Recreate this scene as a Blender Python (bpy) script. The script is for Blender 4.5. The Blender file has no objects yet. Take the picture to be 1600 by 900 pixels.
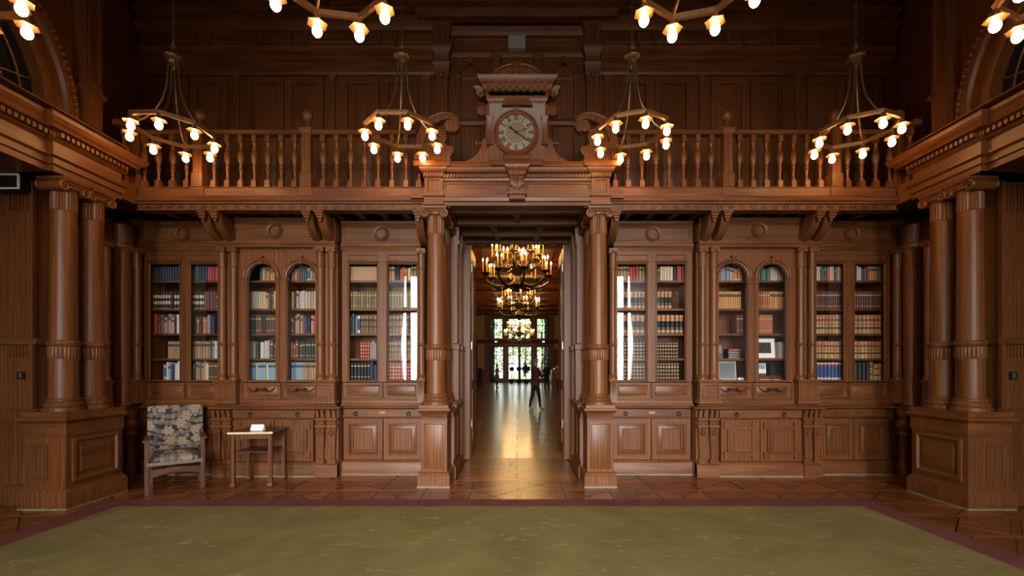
import bpy, bmesh, math, random
from mathutils import Vector, Matrix
random.seed(7)
SC = bpy.context.scene
COL = SC.collection
# ------------------------------------------------------------------ camera
F, CX, HY, EYE = 700.0, 808.0, 575.0, 1.45          # focal length and vanishing point in 1600x900 pixels
cam = bpy.data.cameras.new('camera'); cam.sensor_width = 36.0; cam.lens = F / 1600 * 36
cam.shift_x = -(CX - 800) / 1600; cam.shift_y = (HY - 450) / 1600
cam.clip_start = 0.05; cam.clip_end = 400
co = bpy.data.objects.new('camera', cam); COL.objects.link(co)
co.location = (0, 0, EYE); co.rotation_euler = (math.pi / 2, 0, 0); SC.camera = co
# ------------------------------------------------------------------ world, daylight, exposure
w = bpy.data.worlds.new('sky'); SC.world = w; w.use_nodes = True
w.node_tree.nodes['Background'].inputs[0].default_value = (0.93, 0.97, 1.0, 1)
w.node_tree.nodes['Background'].inputs[1].default_value = 5.5
def daylight(x, z0, z1, wid, power):                  # sky light standing outside a window behind the camera
    L = bpy.data.lights.new('window_daylight', 'AREA'); L.shape = 'RECTANGLE'; L.size = wid; L.size_y = z1 - z0
    L.energy = power; L.color = (1.0, 0.97, 0.93); L.spread = math.radians(74)
    o = bpy.data.objects.new('window_daylight', L); COL.objects.link(o)
    o.location = (x, -4.45, (z0 + z1) / 2 + 0.15); o.rotation_euler = (math.radians(90 - 20), 0, 0)     # the sky shines in slanting down
daylight(-3.6, 0.1, 5.2, 1.5, 330)
daylight(3.6, 0.1, 5.2, 1.5, 330)
daylight(0.0, 0.1, 5.2, 2.3, 520)
vs = SC.view_settings
vs.view_transform = 'Standard'; vs.look = 'None'; vs.exposure = -0.32; vs.gamma = 1.0; vs.use_curve_mapping = False
SC.cycles.use_denoising = True
SC.cycles.max_bounces = 8; SC.cycles.diffuse_bounces = 4; SC.cycles.glossy_bounces = 4
SC.cycles.transparent_max_bounces = 16; SC.cycles.sample_clamp_indirect = 6.0
BULB, FLAME = 70.0, 380.0                              # strength of bulbs and candle flames

# ------------------------------------------------------------------ helpers
def PX(x, D): return (x - CX) * D / F
def PZ(y, D): return EYE + (HY - y) * D / F
OFF = {}
def reg(o, parent=None, off=None):
    OFF[o.name] = off if off is not None else OFF.get(parent.name, Vector((0, 0, 0)))
def thing(name, label, cat, loc=(0, 0, 0), group=None, rot=0.0, local=False):
    o = bpy.data.objects.new(name, None); COL.objects.link(o); o.empty_display_size = 0.1
    o.location = loc; o.rotation_euler = (0, 0, rot)
    tag(o, label, cat, group)
    reg(o, off=Vector((0, 0, 0)) if local else Vector(loc))
    return o
def tag(o, label=None, cat=None, group=None, kind=None):
    if label: o['label'] = label
    if cat: o['category'] = cat
    if group: o['group'] = group
    if kind: o['kind'] = kind
    return o
def part_mesh(name, me, parent, loc=(0, 0, 0), rot=(0, 0, 0), scale=None):
    o = bpy.data.objects.new(name, me); COL.objects.link(o)
    o.parent = parent; o.location = Vector(loc) - OFF[parent.name]; o.rotation_euler = rot
    if scale: o.scale = scale
    reg(o, off=Vector((0, 0, 0)))
    return o
def copy_tree(o, parent=None):
    c = o.copy(); COL.objects.link(c); c.parent = parent
    OFF[c.name] = OFF.get(o.name, Vector((0, 0, 0)))
    for ch in list(o.children): copy_tree(ch, c)
    return c
class MB:
    def __init__(s, M=None): s.v = []; s.f = []; s.m = []; s.M = M; s.mi = 0
    def add(s, vs, fs):
        n = len(s.v)
        if s.M is None: s.v.extend([tuple(p) for p in vs])
        else: s.v.extend([tuple(s.M @ Vector(p)) for p in vs])
        s.f.extend([tuple(i + n for i in f) for f in fs]); s.m.extend([s.mi] * len(fs))
        return s
    def box(s, x0, x1, y0, y1, z0, z1):
        v = [(x, y, z) for z in (z0, z1) for y in (y0, y1) for x in (x0, x1)]
        return s.add(v, [(0, 2, 3, 1), (4, 5, 7, 6), (0, 1, 5, 4), (2, 6, 7, 3), (0, 4, 6, 2), (1, 3, 7, 5)])
    def rings(s, loops, closed=True, cap0=True, cap1=True):   # stacked loops of equal length
        n = len(loops[0]); v = [p for l in loops for p in l]; f = []
        for k in range(len(loops) - 1):
            for i in range(n if closed else n - 1):
                j = (i + 1) % n
                f.append((k * n + i, k * n + j, (k + 1) * n + j, (k + 1) * n + i))
        if cap0: f.append(tuple(range(n - 1, -1, -1)))
        if cap1: f.append(tuple((len(loops) - 1) * n + i for i in range(n)))
        return s.add(v, f)
    def panel(s, x0, x1, z0, z1, rg, hole=False):             # facing -y; rg = [(inset, y)]
        L = [[(x0 + i, y, z0 + i), (x1 - i, y, z0 + i), (x1 - i, y, z1 - i), (x0 + i, y, z1 - i)] for i, y in rg]
        return s.rings(L, True, not hole, not hole)
    def sq(s, cx, cy, hx, hy, pr):                            # square turning; pr = [(offset, z)]
        L = [[(cx - hx - o, cy - hy - o, z), (cx + hx + o, cy - hy - o, z), (cx + hx + o, cy + hy + o, z), (cx - hx - o, cy + hy + o, z)] for o, z in pr]
        return s.rings(L)
    def lathe(s, cx, cy, pr, n=24, rot=0.0, z0=0.0, fl=0, dep=0.0):
        L = []
        for r, z in pr:
            l = []
            for i in range(n):
                a = rot + 2 * math.pi * i / n
                rr = r * (1 - dep * (0.5 - 0.5 * math.cos(fl * (a - rot)))) if fl else r
                l.append((cx + rr * math.cos(a), cy + rr * math.sin(a), z0 + z))
            L.append(l)
        return s.rings(L)
    def sweep(s, path, pr, closed=False, caps=True):          # path in plan, pr = [(offset to the right of travel, z)]
        n = len(path); nr = []
        for i in range(n):
            a = Vector(path[i - 1]) if (i > 0 or closed) else None
            b = Vector(path[i]); c = Vector(path[(i + 1) % n]) if (i < n - 1 or closed) else None
            d1 = (b - a).normalized() if a is not None else None
            d2 = (c - b).normalized() if c is not None else None
            n1 = Vector((d1.y, -d1.x)) if d1 is not None else None
            n2 = Vector((d2.y, -d2.x)) if d2 is not None else None
            if n1 is None: nn = n2
            elif n2 is None: nn = n1
            else:
                nn = n1 + n2; nn = nn / max(nn.dot(n1), 0.2)
            nr.append(nn)
        L = [[(path[i][0] + nr[i].x * o, path[i][1] + nr[i].y * o, z) for o, z in pr] for i in range(n)]
        if closed: L.append(L[0])
        return s.rings(L, True, caps and not closed, caps and not closed)
    def prism(s, poly, a, b, ax='y'):                         # polygon (u, w) pushed from a to b along an axis
        def P(u, w, d): return (u, d, w) if ax == 'y' else ((d, u, w) if ax == 'x' else (u, w, d))
        return s.rings([[P(u, w, a) for u, w in poly], [P(u, w, b) for u, w in poly]])
    def tube(s, pts, r, n=8, closed=False, up=Vector((0, 0, 1)), fx=1.0):
        pts = [Vector(p) for p in pts]; N = len(pts); L = []; pu = None
        for i, p in enumerate(pts):
            a = pts[(i - 1) % N] if (closed or i > 0) else p; b = pts[(i + 1) % N] if (closed or i < N - 1) else p
            d = (b - a)
            if d.length < 1e-9: d = Vector((0, 0, 1))
            d.normalize()
            if pu is None:
                u = d.cross(up)
                if u.length < 1e-3: u = d.cross(Vector((1, 0, 0)))
            else: u = pu - d * pu.dot(d)
            u.normalize(); pu = u; q = d.cross(u)
            rr = r[i] if isinstance(r, (list, tuple)) else r
            L.append([p + (u * math.cos(2 * math.pi * k / n) * fx + q * math.sin(2 * math.pi * k / n)) * rr for k in range(n)])
        if closed: L.append(L[0])
        return s.rings(L, True, not closed, not closed)
    def arc(s, cu, cw, pr, a0, a1, n=20, ax='y'):             # moulding bent round an arch; pr = [(radius, depth)]
        L = []
        for k in range(n + 1):
            a = a0 + (a1 - a0) * k / n; c, t = math.cos(a), math.sin(a)
            L.append([((cu + r * c, d, cw + r * t) if ax == 'y' else (d, cu + r * c, cw + r * t)) for r, d in pr])
        return s.rings(L)
    def ball(s, c, r, n=12, m=8, sz=1.0):
        pr = [(max(r * math.sin(math.pi * k / m), r * 0.02), -r * sz * math.cos(math.pi * k / m)) for k in range(m + 1)]
        return s.lathe(c[0], c[1], pr, n, 0, c[2])
    def mesh(s, name, mats, off=None):
        me = bpy.data.meshes.new(name)
        v = s.v if off is None else [(p[0] - off[0], p[1] - off[1], p[2] - off[2]) for p in s.v]
        me.from_pydata(v, [], s.f)
        for m in (mats if isinstance(mats, (list, tuple)) else [mats]): me.materials.append(m)
        if max(s.m, default=0) > 0: me.polygons.foreach_set('material_index', s.m)
        bm = bmesh.new(); bm.from_mesh(me); bmesh.ops.recalc_face_normals(bm, faces=bm.faces[:]); bm.to_mesh(me); bm.free()
        me.shade_smooth(); me.set_sharp_from_angle(angle=0.62)
        return me
    def build(s, name, mats, parent=None, label=None, kind=None, cat=None, group=None):
        if parent is not None:
            off = OFF[parent.name]; me = s.mesh(name, mats, off)
            o = bpy.data.objects.new(name, me); COL.objects.link(o); o.parent = parent; reg(o, parent)
        else:
            xs, ys, zs = zip(*s.v)
            off = Vector((0, 0, 0)) if kind == 'structure' else Vector(((min(xs) + max(xs)) / 2, (min(ys) + max(ys)) / 2, min(zs)))
            me = s.mesh(name, mats, off)
            o = bpy.data.objects.new(name, me); COL.objects.link(o); o.location = off; reg(o, off=off)
        tag(o, label, cat, group, kind)
        return o
def mirror(s): return Matrix.Diagonal((s, 1, 1, 1))
def face_x(X0):      # local (u, depth, z) -> a face looking towards the middle of the room from x = X0 (> 0): u runs along world y
    return Matrix(((0, 1, 0, X0), (1, 0, 0, 0), (0, 0, 1, 0), (0, 0, 0, 1)))
def bez(p0, p1, p2, p3, n=10):
    p0, p1, p2, p3 = map(Vector, (p0, p1, p2, p3)); out = []
    for i in range(n + 1):
        t = i / n; u = 1 - t
        out.append(p0 * u ** 3 + p1 * 3 * u * u * t + p2 * 3 * u * t * t + p3 * t ** 3)
    return out

# ------------------------------------------------------------------ materials
def nodes(name):
    m = bpy.data.materials.new(name); m.use_nodes = True; t = m.node_tree
    return m, t, t.nodes['Principled BSDF']
def N(t, kind, **kw):
    n = t.nodes.new(kind)
    for k, v in kw.items():
        if k in ('operation', 'blend_type', 'data_type', 'feature', 'wave_type', 'bands_direction', 'distance'): setattr(n, k, v)
        else: n.inputs[k].default_value = v
    return n
def ramp(t, stops):
    n = t.nodes.new('ShaderNodeValToRGB'); e = n.color_ramp.elements
    while len(e) < len(stops): e.new(0.5)
    for i, (p, c) in enumerate(stops): e[i].position = p; e[i].color = (*c, 1)
    return n
def vary(t, col, amt):   # a little brighter or darker from one object to the next
    oi = t.nodes.new('ShaderNodeObjectInfo'); mr = t.nodes.new('ShaderNodeMapRange')
    mr.inputs['To Min'].default_value = 1 - amt; mr.inputs['To Max'].default_value = 1 + amt
    t.links.new(oi.outputs['Random'], mr.inputs['Value'])
    hs = t.nodes.new('ShaderNodeHueSaturation'); t.links.new(mr.outputs[0], hs.inputs['Value']); t.links.new(col, hs.inputs['Color'])
    return hs.outputs[0]
def wood(name, axis, dark, mid, light, rough=0.42, coat=0.08, cr=0.28, amt=0.10, scale=70, stretch=0.035, rings=False):
    m, t, b = nodes(name); g = t.nodes.new('ShaderNodeNewGeometry')
    mp = t.nodes.new('ShaderNodeMapping'); sc = [1, 1, 1]; sc['xyz'.index(axis)] = stretch
    mp.inputs['Scale'].default_value = sc
    oi = t.nodes.new('ShaderNodeObjectInfo'); ad = t.nodes.new('ShaderNodeVectorMath'); ad.operation = 'MULTIPLY_ADD'
    ad.inputs[1].default_value = (7.3, 7.3, 7.3)
    t.links.new(oi.outputs['Random'], ad.inputs[0]); t.links.new(g.outputs['Position'], ad.inputs[2])
    t.links.new(ad.outputs[0], mp.inputs['Vector'])
    n1 = N(t, 'ShaderNodeTexNoise', Scale=scale, Detail=7.0, Roughness=0.62, Distortion=0.5); t.links.new(mp.outputs[0], n1.inputs['Vector'])
    n2 = N(t, 'ShaderNodeTexNoise', Scale=2.6, Detail=3.0, Distortion=0.8); t.links.new(mp.outputs[0], n2.inputs['Vector'])
    wv = N(t, 'ShaderNodeTexWave', Scale=7.0, Distortion=7.0, Detail=2.0); wv.inputs['Detail Scale'].default_value = 1.1
    t.links.new(mp.outputs[0], wv.inputs['Vector'])
    a = N(t, 'ShaderNodeMix', Factor=0.16); t.links.new(n1.outputs['Fac'], a.inputs[2]); t.links.new(wv.outputs['Fac'], a.inputs[3])
    r = ramp(t, [(0.24, dark), (0.5, mid), (0.78, light)]); t.links.new(a.outputs[0], r.inputs['Fac'])
    mx = N(t, 'ShaderNodeMix', data_type='RGBA', blend_type='MULTIPLY', Factor=0.32)
    r2 = ramp(t, [(0.3, (0.55, 0.5, 0.48)), (0.7, (1.0, 1.0, 1.0))]); t.links.new(n2.outputs['Fac'], r2.inputs['Fac'])
    t.links.new(r.outputs[0], mx.inputs[6]); t.links.new(r2.outputs[0], mx.inputs[7])
    t.links.new(vary(t, mx.outputs[2], amt), b.inputs['Base Color'])
    b.inputs['Roughness'].default_value = rough; b.inputs['Coat Weight'].default_value = coat; b.inputs['Coat Roughness'].default_value = cr; b.inputs['Specular IOR Level'].default_value = 0.28
    bp = N(t, 'ShaderNodeBump', Strength=0.12, Distance=0.004); t.links.new(n1.outputs['Fac'], bp.inputs['Height'])
    t.links.new(bp.outputs[0], b.inputs['Normal'])
    return m
def plain(name, c1, c2=None, scale=12.0, rough=0.6, metal=0.0, bump=0.0, coat=0.0, amt=0.0, sheen=0.0):
    m, t, b = nodes(name); c2 = c2 or tuple(x * 0.8 for x in c1)
    tc = t.nodes.new('ShaderNodeNewGeometry')
    n = N(t, 'ShaderNodeTexNoise', Scale=scale, Detail=5.0); t.links.new(tc.outputs['Position'], n.inputs['Vector'])
    r = ramp(t, [(0.32, c2), (0.68, c1)]); t.links.new(n.outputs['Fac'], r.inputs['Fac'])
    col = vary(t, r.outputs[0], amt) if amt else r.outputs[0]
    t.links.new(col, b.inputs['Base Color'])
    b.inputs['Roughness'].default_value = rough; b.inputs['Metallic'].default_value = metal
    b.inputs['Coat Weight'].default_value = coat; b.inputs['Sheen Weight'].default_value = sheen
    if bump:
        bp = N(t, 'ShaderNodeBump', Strength=bump, Distance=0.01); t.links.new(n.outputs['Fac'], bp.inputs['Height']); t.links.new(bp.outputs[0], b.inputs['Normal'])
    return m
def glow(name, c, s):
    m, t, b = nodes(name); b.inputs['Base Color'].default_value = (0, 0, 0, 1)
    b.inputs['Emission Color'].default_value = (*c, 1); b.inputs['Emission Strength'].default_value = s
    return m
def pane(name, lo=0.05, tint=(1, 1, 1)):
    m, t, b = nodes(name); t.nodes.remove(b)
    tr = t.nodes.new('ShaderNodeBsdfTransparent'); tr.inputs[0].default_value = (*tint, 1)
    gl = t.nodes.new('ShaderNodeBsdfGlossy'); gl.inputs['Roughness'].default_value = 0.015
    lw = N(t, 'ShaderNodeLayerWeight', Blend=0.35); mr = t.nodes.new('ShaderNodeMapRange')
    mr.inputs['To Min'].default_value = lo; mr.inputs['To Max'].default_value = 0.35
    pw = N(t, 'ShaderNodeMath', operation='POWER'); pw.inputs[1].default_value = 3.0
    t.links.new(lw.outputs['Facing'], pw.inputs[0]); t.links.new(pw.outputs[0], mr.inputs['Value'])
    mx = t.nodes.new('ShaderNodeMixShader'); t.links.new(mr.outputs[0], mx.inputs[0]); t.links.new(tr.outputs[0], mx.inputs[1]); t.links.new(gl.outputs[0], mx.inputs[2])
    t.links.new(mx.outputs[0], t.nodes['Material Output'].inputs[0])
    return m
OK = ((0.060, 0.0178, 0.0046), (0.124, 0.0425, 0.0118), (0.184, 0.071, 0.0215))
V = wood('oak_upright', 'z', *OK); H = wood('oak_crosswise', 'x', *OK); Y = wood('oak_lengthwise', 'y', *OK)
PAR = [wood('parquet_' + n, a, tuple(x * k for x in (0.11, 0.032, 0.010)), tuple(x * k for x in (0.25, 0.082, 0.026)), tuple(x * k for x in (0.34, 0.13, 0.045)), rough=0.26, coat=0.2, amt=0.24, scale=30)
       for n, a, k in (('across', 'x', 0.68), ('along', 'y', 0.52), ('dark', 'y', 0.10))]
PALE = plain('worn_skirting', (0.20, 0.155, 0.085), (0.12, 0.09, 0.05), 30, 0.7)
BRONZE = plain('aged_bronze', (0.26, 0.17, 0.09), (0.16, 0.10, 0.055), 40, 0.38, 0.85)
BRASS = plain('lamp_brass', (0.44, 0.26, 0.135), (0.28, 0.16, 0.08), 60, 0.36, 0.9)
IRON = plain('black_iron', (0.03, 0.027, 0.024), (0.015, 0.013, 0.012), 30, 0.45, 0.6)
STEEL = plain('steel', (0.45, 0.44, 0.42), None, 20, 0.3, 0.9)
CARVE = plain('dark_carving_and_notch_shade', (0.035, 0.014, 0.007), (0.018, 0.008, 0.005), 60, 0.45)
BULBM = glow('bulb_glow', (1.0, 0.53, 0.20), BULB)
FLAMEM = glow('flame_glow', (1.0, 0.58, 0.20), FLAME)
GLASS = pane('cabinet_glass', 0.045); WGLASS = pane('window_glass', 0.03)
DARKGLASS = plain('dark_glass', (0.012, 0.013, 0.015), (0.006, 0.006, 0.007), 4, 0.12)
PLASTER = plain('plaster', (0.55, 0.40, 0.22), (0.48, 0.34, 0.18), 3, 0.85)
WHITE = plain('white_paper', (0.80, 0.79, 0.77), (0.72, 0.71, 0.69), 8, 0.8)
GREYP = plain('grey_plastic', (0.30, 0.31, 0.32), (0.26, 0.27, 0.28), 10, 0.6)
BLACK = plain('black_plastic', (0.015, 0.014, 0.014), (0.01, 0.01, 0.01), 10, 0.35)
RUGG = None
# ------------------------------------------------------------------ rug and floor materials
def rug_mat(name, c1, c2, c3):
    m, t, b = nodes(name); g = t.nodes.new('ShaderNodeNewGeometry')
    mp = t.nodes.new('ShaderNodeMapping'); mp.inputs['Rotation'].default_value = (0, 0, 0.5); mp.inputs['Scale'].default_value = (1, 3.2, 1)
    t.links.new(g.outputs['Position'], mp.inputs['Vector'])
    n1 = N(t, 'ShaderNodeTexNoise', Scale=1.6, Detail=6.0, Distortion=1.2); t.links.new(g.outputs['Position'], n1.inputs['Vector'])
    n2 = N(t, 'ShaderNodeTexNoise', Scale=5.0, Detail=5.0, Distortion=1.5); t.links.new(mp.outputs[0], n2.inputs['Vector'])
    n3 = N(t, 'ShaderNodeTexNoise', Scale=260.0, Detail=2.0); t.links.new(g.outputs['Position'], n3.inputs['Vector'])
    r = ramp(t, [(0.3, c1), (0.7, c2)]); t.links.new(n1.outputs['Fac'], r.inputs['Fac'])
    k = ramp(t, [(0.60, (0, 0, 0)), (0.76, (0.75, 0.75, 0.75))]); t.links.new(n2.outputs['Fac'], k.inputs['Fac'])
    mx = N(t, 'ShaderNodeMix', data_type='RGBA'); mx.inputs[7].default_value = (*c3, 1)
    t.links.new(k.outputs[0], mx.inputs[0]); t.links.new(r.outputs[0], mx.inputs[6]); t.links.new(mx.outputs[2], b.inputs['Base Color'])
    b.inputs['Roughness'].default_value = 1.0; b.inputs['Specular IOR Level'].default_value = 0.1
    bp = N(t, 'ShaderNodeBump', Strength=0.5, Distance=0.006); t.links.new(n3.outputs['Fac'], bp.inputs['Height']); t.links.new(bp.outputs[0], b.inputs['Normal'])
    return m
RUGG = rug_mat('olive_pile', (0.112, 0.097, 0.033), (0.158, 0.135, 0.050), (0.25, 0.22, 0.11))
RUGM = rug_mat('maroon_pile', (0.095, 0.030, 0.028), (0.130, 0.044, 0.040), (0.18, 0.080, 0.070))

# ------------------------------------------------------------------ the library shell
FL = MB().box(-6.2, 6.2, -3.3, 7.2, -0.12, -0.006).build('floor', PAR[2], kind='structure')
RX0, RX1, RY1 = -4.40, 3.84, 4.90
def poly_piece(name, poly, mat, parent, z0=-0.006, z1=0.0, g=0.014):
    c = Vector((sum(p[0] for p in poly) / len(poly), sum(p[1] for p in poly) / len(poly)))
    q = []
    for p in poly:
        d = Vector(p) - c; q.append(tuple(c + d * (1 - g / max(d.length, 0.01))))
    MB().prism(q, z0, z1, 'z').build(name, mat, parent)
def under_rug(x0, x1, y0, y1): return x0 > RX0 + 0.05 and x1 < RX1 - 0.05 and y1 < RY1 - 0.05
T = 0.54; yb = [3.30, 3.84, 4.38, 4.80, 5.30, 5.78]
for r in range(len(yb) - 1):
    y0, y1 = yb[r] + 0.03, yb[r + 1]
    for k in range(-11, 11):
        x0 = k * T; x1 = x0 + T
        if under_rug(x0, x1, y0, y1) or x0 < -5.7 or x1 > 5.7: continue
        if (4.85 < (y0 + y1) / 2 < 5.25) and (x1 < -4.6 or x0 > 4.6): continue
        c = ((x0 + x1) / 2, (y0 + y1) / 2); P = [(x0, y0), (x1, y0), (x1, y1), (x0, y1)]
        if (k + r) % 2: # two long pieces either side of a diagonal strip
            a, b_ = P[0], P[2]; d = 0.045
            poly_piece('parquet_board', [(x0 + d, y0), (x1, y0), (x1, y1 - d)], PAR[0], FL)
            poly_piece('parquet_board', [(x0, y0 + d), (x1 - d, y1), (x0, y1)], PAR[1], FL)
            poly_piece('parquet_strip', [(x0, y0), (x0 + d, y0), (x1, y1 - d), (x1, y1), (x1 - d, y1), (x0, y0 + d)], PAR[1], FL)
        else:
            for i in range(4): poly_piece('parquet_board', [P[i], P[(i + 1) % 4], c], PAR[(i + k) % 2], FL)
    for xa, xb in ((-5.7, -4.45), (-4.45, -2.2), (-2.2, 0), (0, 2.2), (2.2, 3.9), (3.9, 5.7)):
        if under_rug(xa, xb, yb[r], y0): continue
        if 4.5 < yb[r] < 5.2 and abs(xa + xb) > 9.2: xa, xb = (-4.57, xb) if xa < 0 else (xa, 4.57)
        if abs(xb - xa) > 0.05: poly_piece('parquet_border', [(xa, yb[r]), (xb, yb[r]), (xb, y0), (xa, y0)], PAR[0], FL)
for xa in [-5.6 + 0.8 * i for i in range(14)]:                 # boards along the foot of the cabinets
    poly_piece('parquet_board', [(xa, 5.78), (xa + 0.8, 5.78), (xa + 0.8, 6.15), (xa, 6.15)], PAR[0], FL)
for r in range(5):                                             # boards in the doorway
    ya = 6.15 + 0.21 * r
    for xa, xb in ((-0.8, -0.1 + 0.1 * (r % 2)), (-0.1 + 0.1 * (r % 2), 0.8)):
        poly_piece('parquet_board', [(xa, ya), (xb, ya), (xb, ya + 0.21), (xa, ya + 0.21)], PAR[r % 2], FL)
RG = thing('rug', 'large olive green rug with a maroon border on the parquet', 'rug', (-0.28, 1.0, 0))
m = MB(); b = 0.25; RY0 = -2.4
m.box(RX0 + b, RX1 - b, RY0 + b, RY1 - b, 0.0, 0.014); m.build('field', RUGG, RG, 'olive green field')
m = MB()
m.prism([(RX0, RY0), (RX1, RY0), (RX1 - b, RY0 + b), (RX0 + b, RY0 + b)], 0, 0.0135, 'z')
m.prism([(RX1, RY0), (RX1, RY1), (RX1 - b, RY1 - b), (RX1 - b, RY0 + b)], 0, 0.0135, 'z')
m.prism([(RX1, RY1), (RX0, RY1), (RX0 + b, RY1 - b), (RX1 - b, RY1 - b)], 0, 0.0135, 'z')
m.prism([(RX0, RY1), (RX0, RY0), (RX0 + b, RY0 + b), (RX0 + b, RY1 - b)], 0, 0.0135, 'z')
m.build('border', RUGM, RG, 'maroon border')

CEIL = 6.78
m = MB().box(-6.2, 6.2, -3.4, 6.9, CEIL, CEIL + 0.15)
CE = m.build('ceiling', H, kind='structure')
for x in (-4.2, -2.8, -1.4, 0, 1.4, 2.8, 4.2): MB().box(x - 0.09, x + 0.09, -3.2, 6.5, CEIL - 0.14, CEIL).build('beam', Y, CE)
for y in (-1.5, 0.5, 2.5, 4.5, 6.0): MB().box(-5.2, 5.2, y - 0.08, y + 0.08, CEIL - 0.12, CEIL - 0.001).build('cross_beam', H, CE)
# wall with the doorway
WB = MB()
WB.box(-6.2, -1.26, 6.62, 7.2, 0, CEIL).box(1.26, 6.2, 6.62, 7.2, 0, CEIL).box(-1.26, 1.26, 6.62, 7.2, 3.62, CEIL)
WB = WB.build('wall_back', V, kind='structure')
D6 = 6.62
def up(y): return PZ(y, D6)
zt, zb = up(119), 3.66
for s in (-1, 1):
    M = mirror(s)
    for q in (140, 288, 437, 583):                               # pilasters between the gallery panels
        x = q * D6 / F
        m = MB(M).sq(x, D6, 0.042, 0.035, [(0, zb), (0, zt - 0.07), (0.012, zt - 0.055), (0.012, zt - 0.02), (0.022, zt)])
        m.build('pilaster', V, WB)
    for q0, q1 in ((152, 213), (213, 276), (300, 362), (362, 425), (449, 510), (510, 571)):
        x0, x1 = q0 * D6 / F + 0.016, q1 * D6 / F - 0.016; y = D6
        MB(M).panel(x0, x1, zb + 0.25, zt - 0.03, [(0, y), (0, y - 0.034), (0.09, y - 0.034), (0.094, y - 0.042), (0.104, y - 0.042), (0.112, y - 0.004), (0.13, y - 0.004), (0.15, y - 0.014)]).build('panel', V, WB)
    # pavilion either side of the clock: bracketed pilaster and arched niche panel
    x = 116 * D6 / F
    MB(M).sq(x, D6 - 0.04, 0.085, 0.07, [(0.01, zb), (0.01, 4.0), (0, 4.02), (0, up(128)), (0.02, up(126)), (0.03, up(110)), (0.045, up(107)), (0.02, up(105)), (0.02, up(94)), (0.05, up(88)), (0.07, up(83)), (0.07, up(80)), (0.03, up(79)), (0.03, up(60)), (0.06, up(48)), (0.09, up(46))]).build('bracket_pilaster', V, WB)
    mm = MB(M).ball((x, D6 - 0.12, up(125)), 0.045, 12, 8); mm.build('boss', V, WB)
    for xo in (-0.045, 0.045): MB(M).box(x + xo - 0.018, x + xo + 0.018, D6 - 0.17, D6 - 0.13, up(79), up(50)).build('bracket_rib', V, WB)
    xc, rr = 72 * D6 / F, 0.205; zs = up(121)
    m = MB(M).arc(xc, zs, [(rr, D6), (rr, D6 - 0.06), (rr - 0.02, D6 - 0.07), (rr - 0.035, D6 - 0.05), (rr - 0.05, D6 - 0.03), (rr - 0.05, D6)], 0, math.pi, 16)
    m.build('niche_arch', V, WB)
    MB(M).box(xc - 0.03, xc + 0.03, D6 - 0.09, D6, zs + rr - 0.05, zs + rr + 0.05).build('keystone', V, WB)
    for sx in (-1, 1):
        MB(M).sq(xc + sx * (rr - 0.02), D6 - 0.02, 0.03, 0.03, [(0, zb), (0, zs - 0.05), (0.01, zs - 0.04), (0.015, zs)]).build('niche_pilaster', V, WB)
    MB(M).panel(xc - rr + 0.06, xc + rr - 0.06, zb + 0.3, zs - 0.02, [(0, D6), (0, D6 - 0.02), (0.012, D6 - 0.014), (0.03, D6 - 0.012)]).build('niche_panel', V, WB)
    MB(M).sq(33 * D6 / F, D6 - 0.03, 0.05, 0.04, [(0, up(122)), (0, up(100)), (0.02, up(98)), (0.03, up(90)), (0.01, up(89))]).build('short_pilaster', V, WB)
    MB(M).sweep([(0.36, D6), (0.9, D6)], [(0.005, up(200)), (0.05, up(198)), (0.06, up(193)), (0.03, up(187)), (0.005, up(186))]).build('dado_rail', H, WB)
    for k, q in enumerate((190, 215, 240, 330, 355, 400, 480, 505)):
        x = q * 6.5 / F; MB(M).sq(x, 6.50, 0.022, 0.02, [(0, up(82)), (0, up(66)), (0.008, up(64)), (0.008, up(62))]).build('bracket', V, WB)
# cornice steps, breaking forward over the pavilion
path = [(-5.5, D6), (-1.30, D6), (-1.30, D6 - 0.14), (1.30, D6 - 0.14), (1.30, D6), (5.5, D6)]
def cornice(name, pr, paths=None):
    m = MB()
    for p_ in (paths or [path]): m.sweep(p_, pr)
    return m.build(name, H, kind='structure')
OUT = [[(-5.5, D6), (-1.22, D6)], [(1.22, D6), (5.5, D6)]]
cornice('trim_1', [(0, up(119)), (0.03, up(119)), (0.045, up(115)), (0.03, up(113)), (0.03, up(100)), (0.075, up(98)), (0.10, up(95)), (0.10, up(92)), (0.05, up(90)), (0.11, up(86)), (0.14, up(82)), (0.14, up(80)), (0, up(80))], OUT)
MB().sweep([(-1.0, D6), (1.0, D6)], [(0, up(91)), (0.02, up(91)), (0.035, up(88)), (0.05, up(86)), (0.05, up(84)), (0.012, up(83)), (0.012, up(81)), (0, up(81))]).build('pavilion_moulding', H, WB)
MB().panel(-0.95, 0.95, up(80), up(60), [(0, D6), (0, D6 - 0.012), (0.02, D6 - 0.012), (0.03, D6 - 0.004)]).build('pavilion_panel', H, WB)
MB().sweep([(-1.0, D6), (1.0, D6)], [(0, up(59)), (0.03, up(58)), (0.04, up(54)), (0.07, up(51)), (0.09, up(48)), (0, up(48))]).build('pavilion_moulding', H, WB)
cornice('trim_2', [(0, up(80) + 0.002), (0.10, up(80) + 0.002), (0.10, up(75)), (0.115, up(73)), (0.09, up(72)), (0.09, up(60)), (0.14, up(58)), (0.16, up(52)), (0.20, up(49)), (0.20, up(47)), (0, up(47))], OUT)
cornice('trim_3', [(0, up(47) + 0.002), (0.12, up(47) + 0.002), (0.15, up(36)), (0.21, up(34)), (0.24, up(31)), (0.24, up(29)), (0.16, up(28)), (0.18, up(16)), (0.27, up(12)), (0.27, CEIL - 0.002), (0, CEIL - 0.002)])
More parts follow.
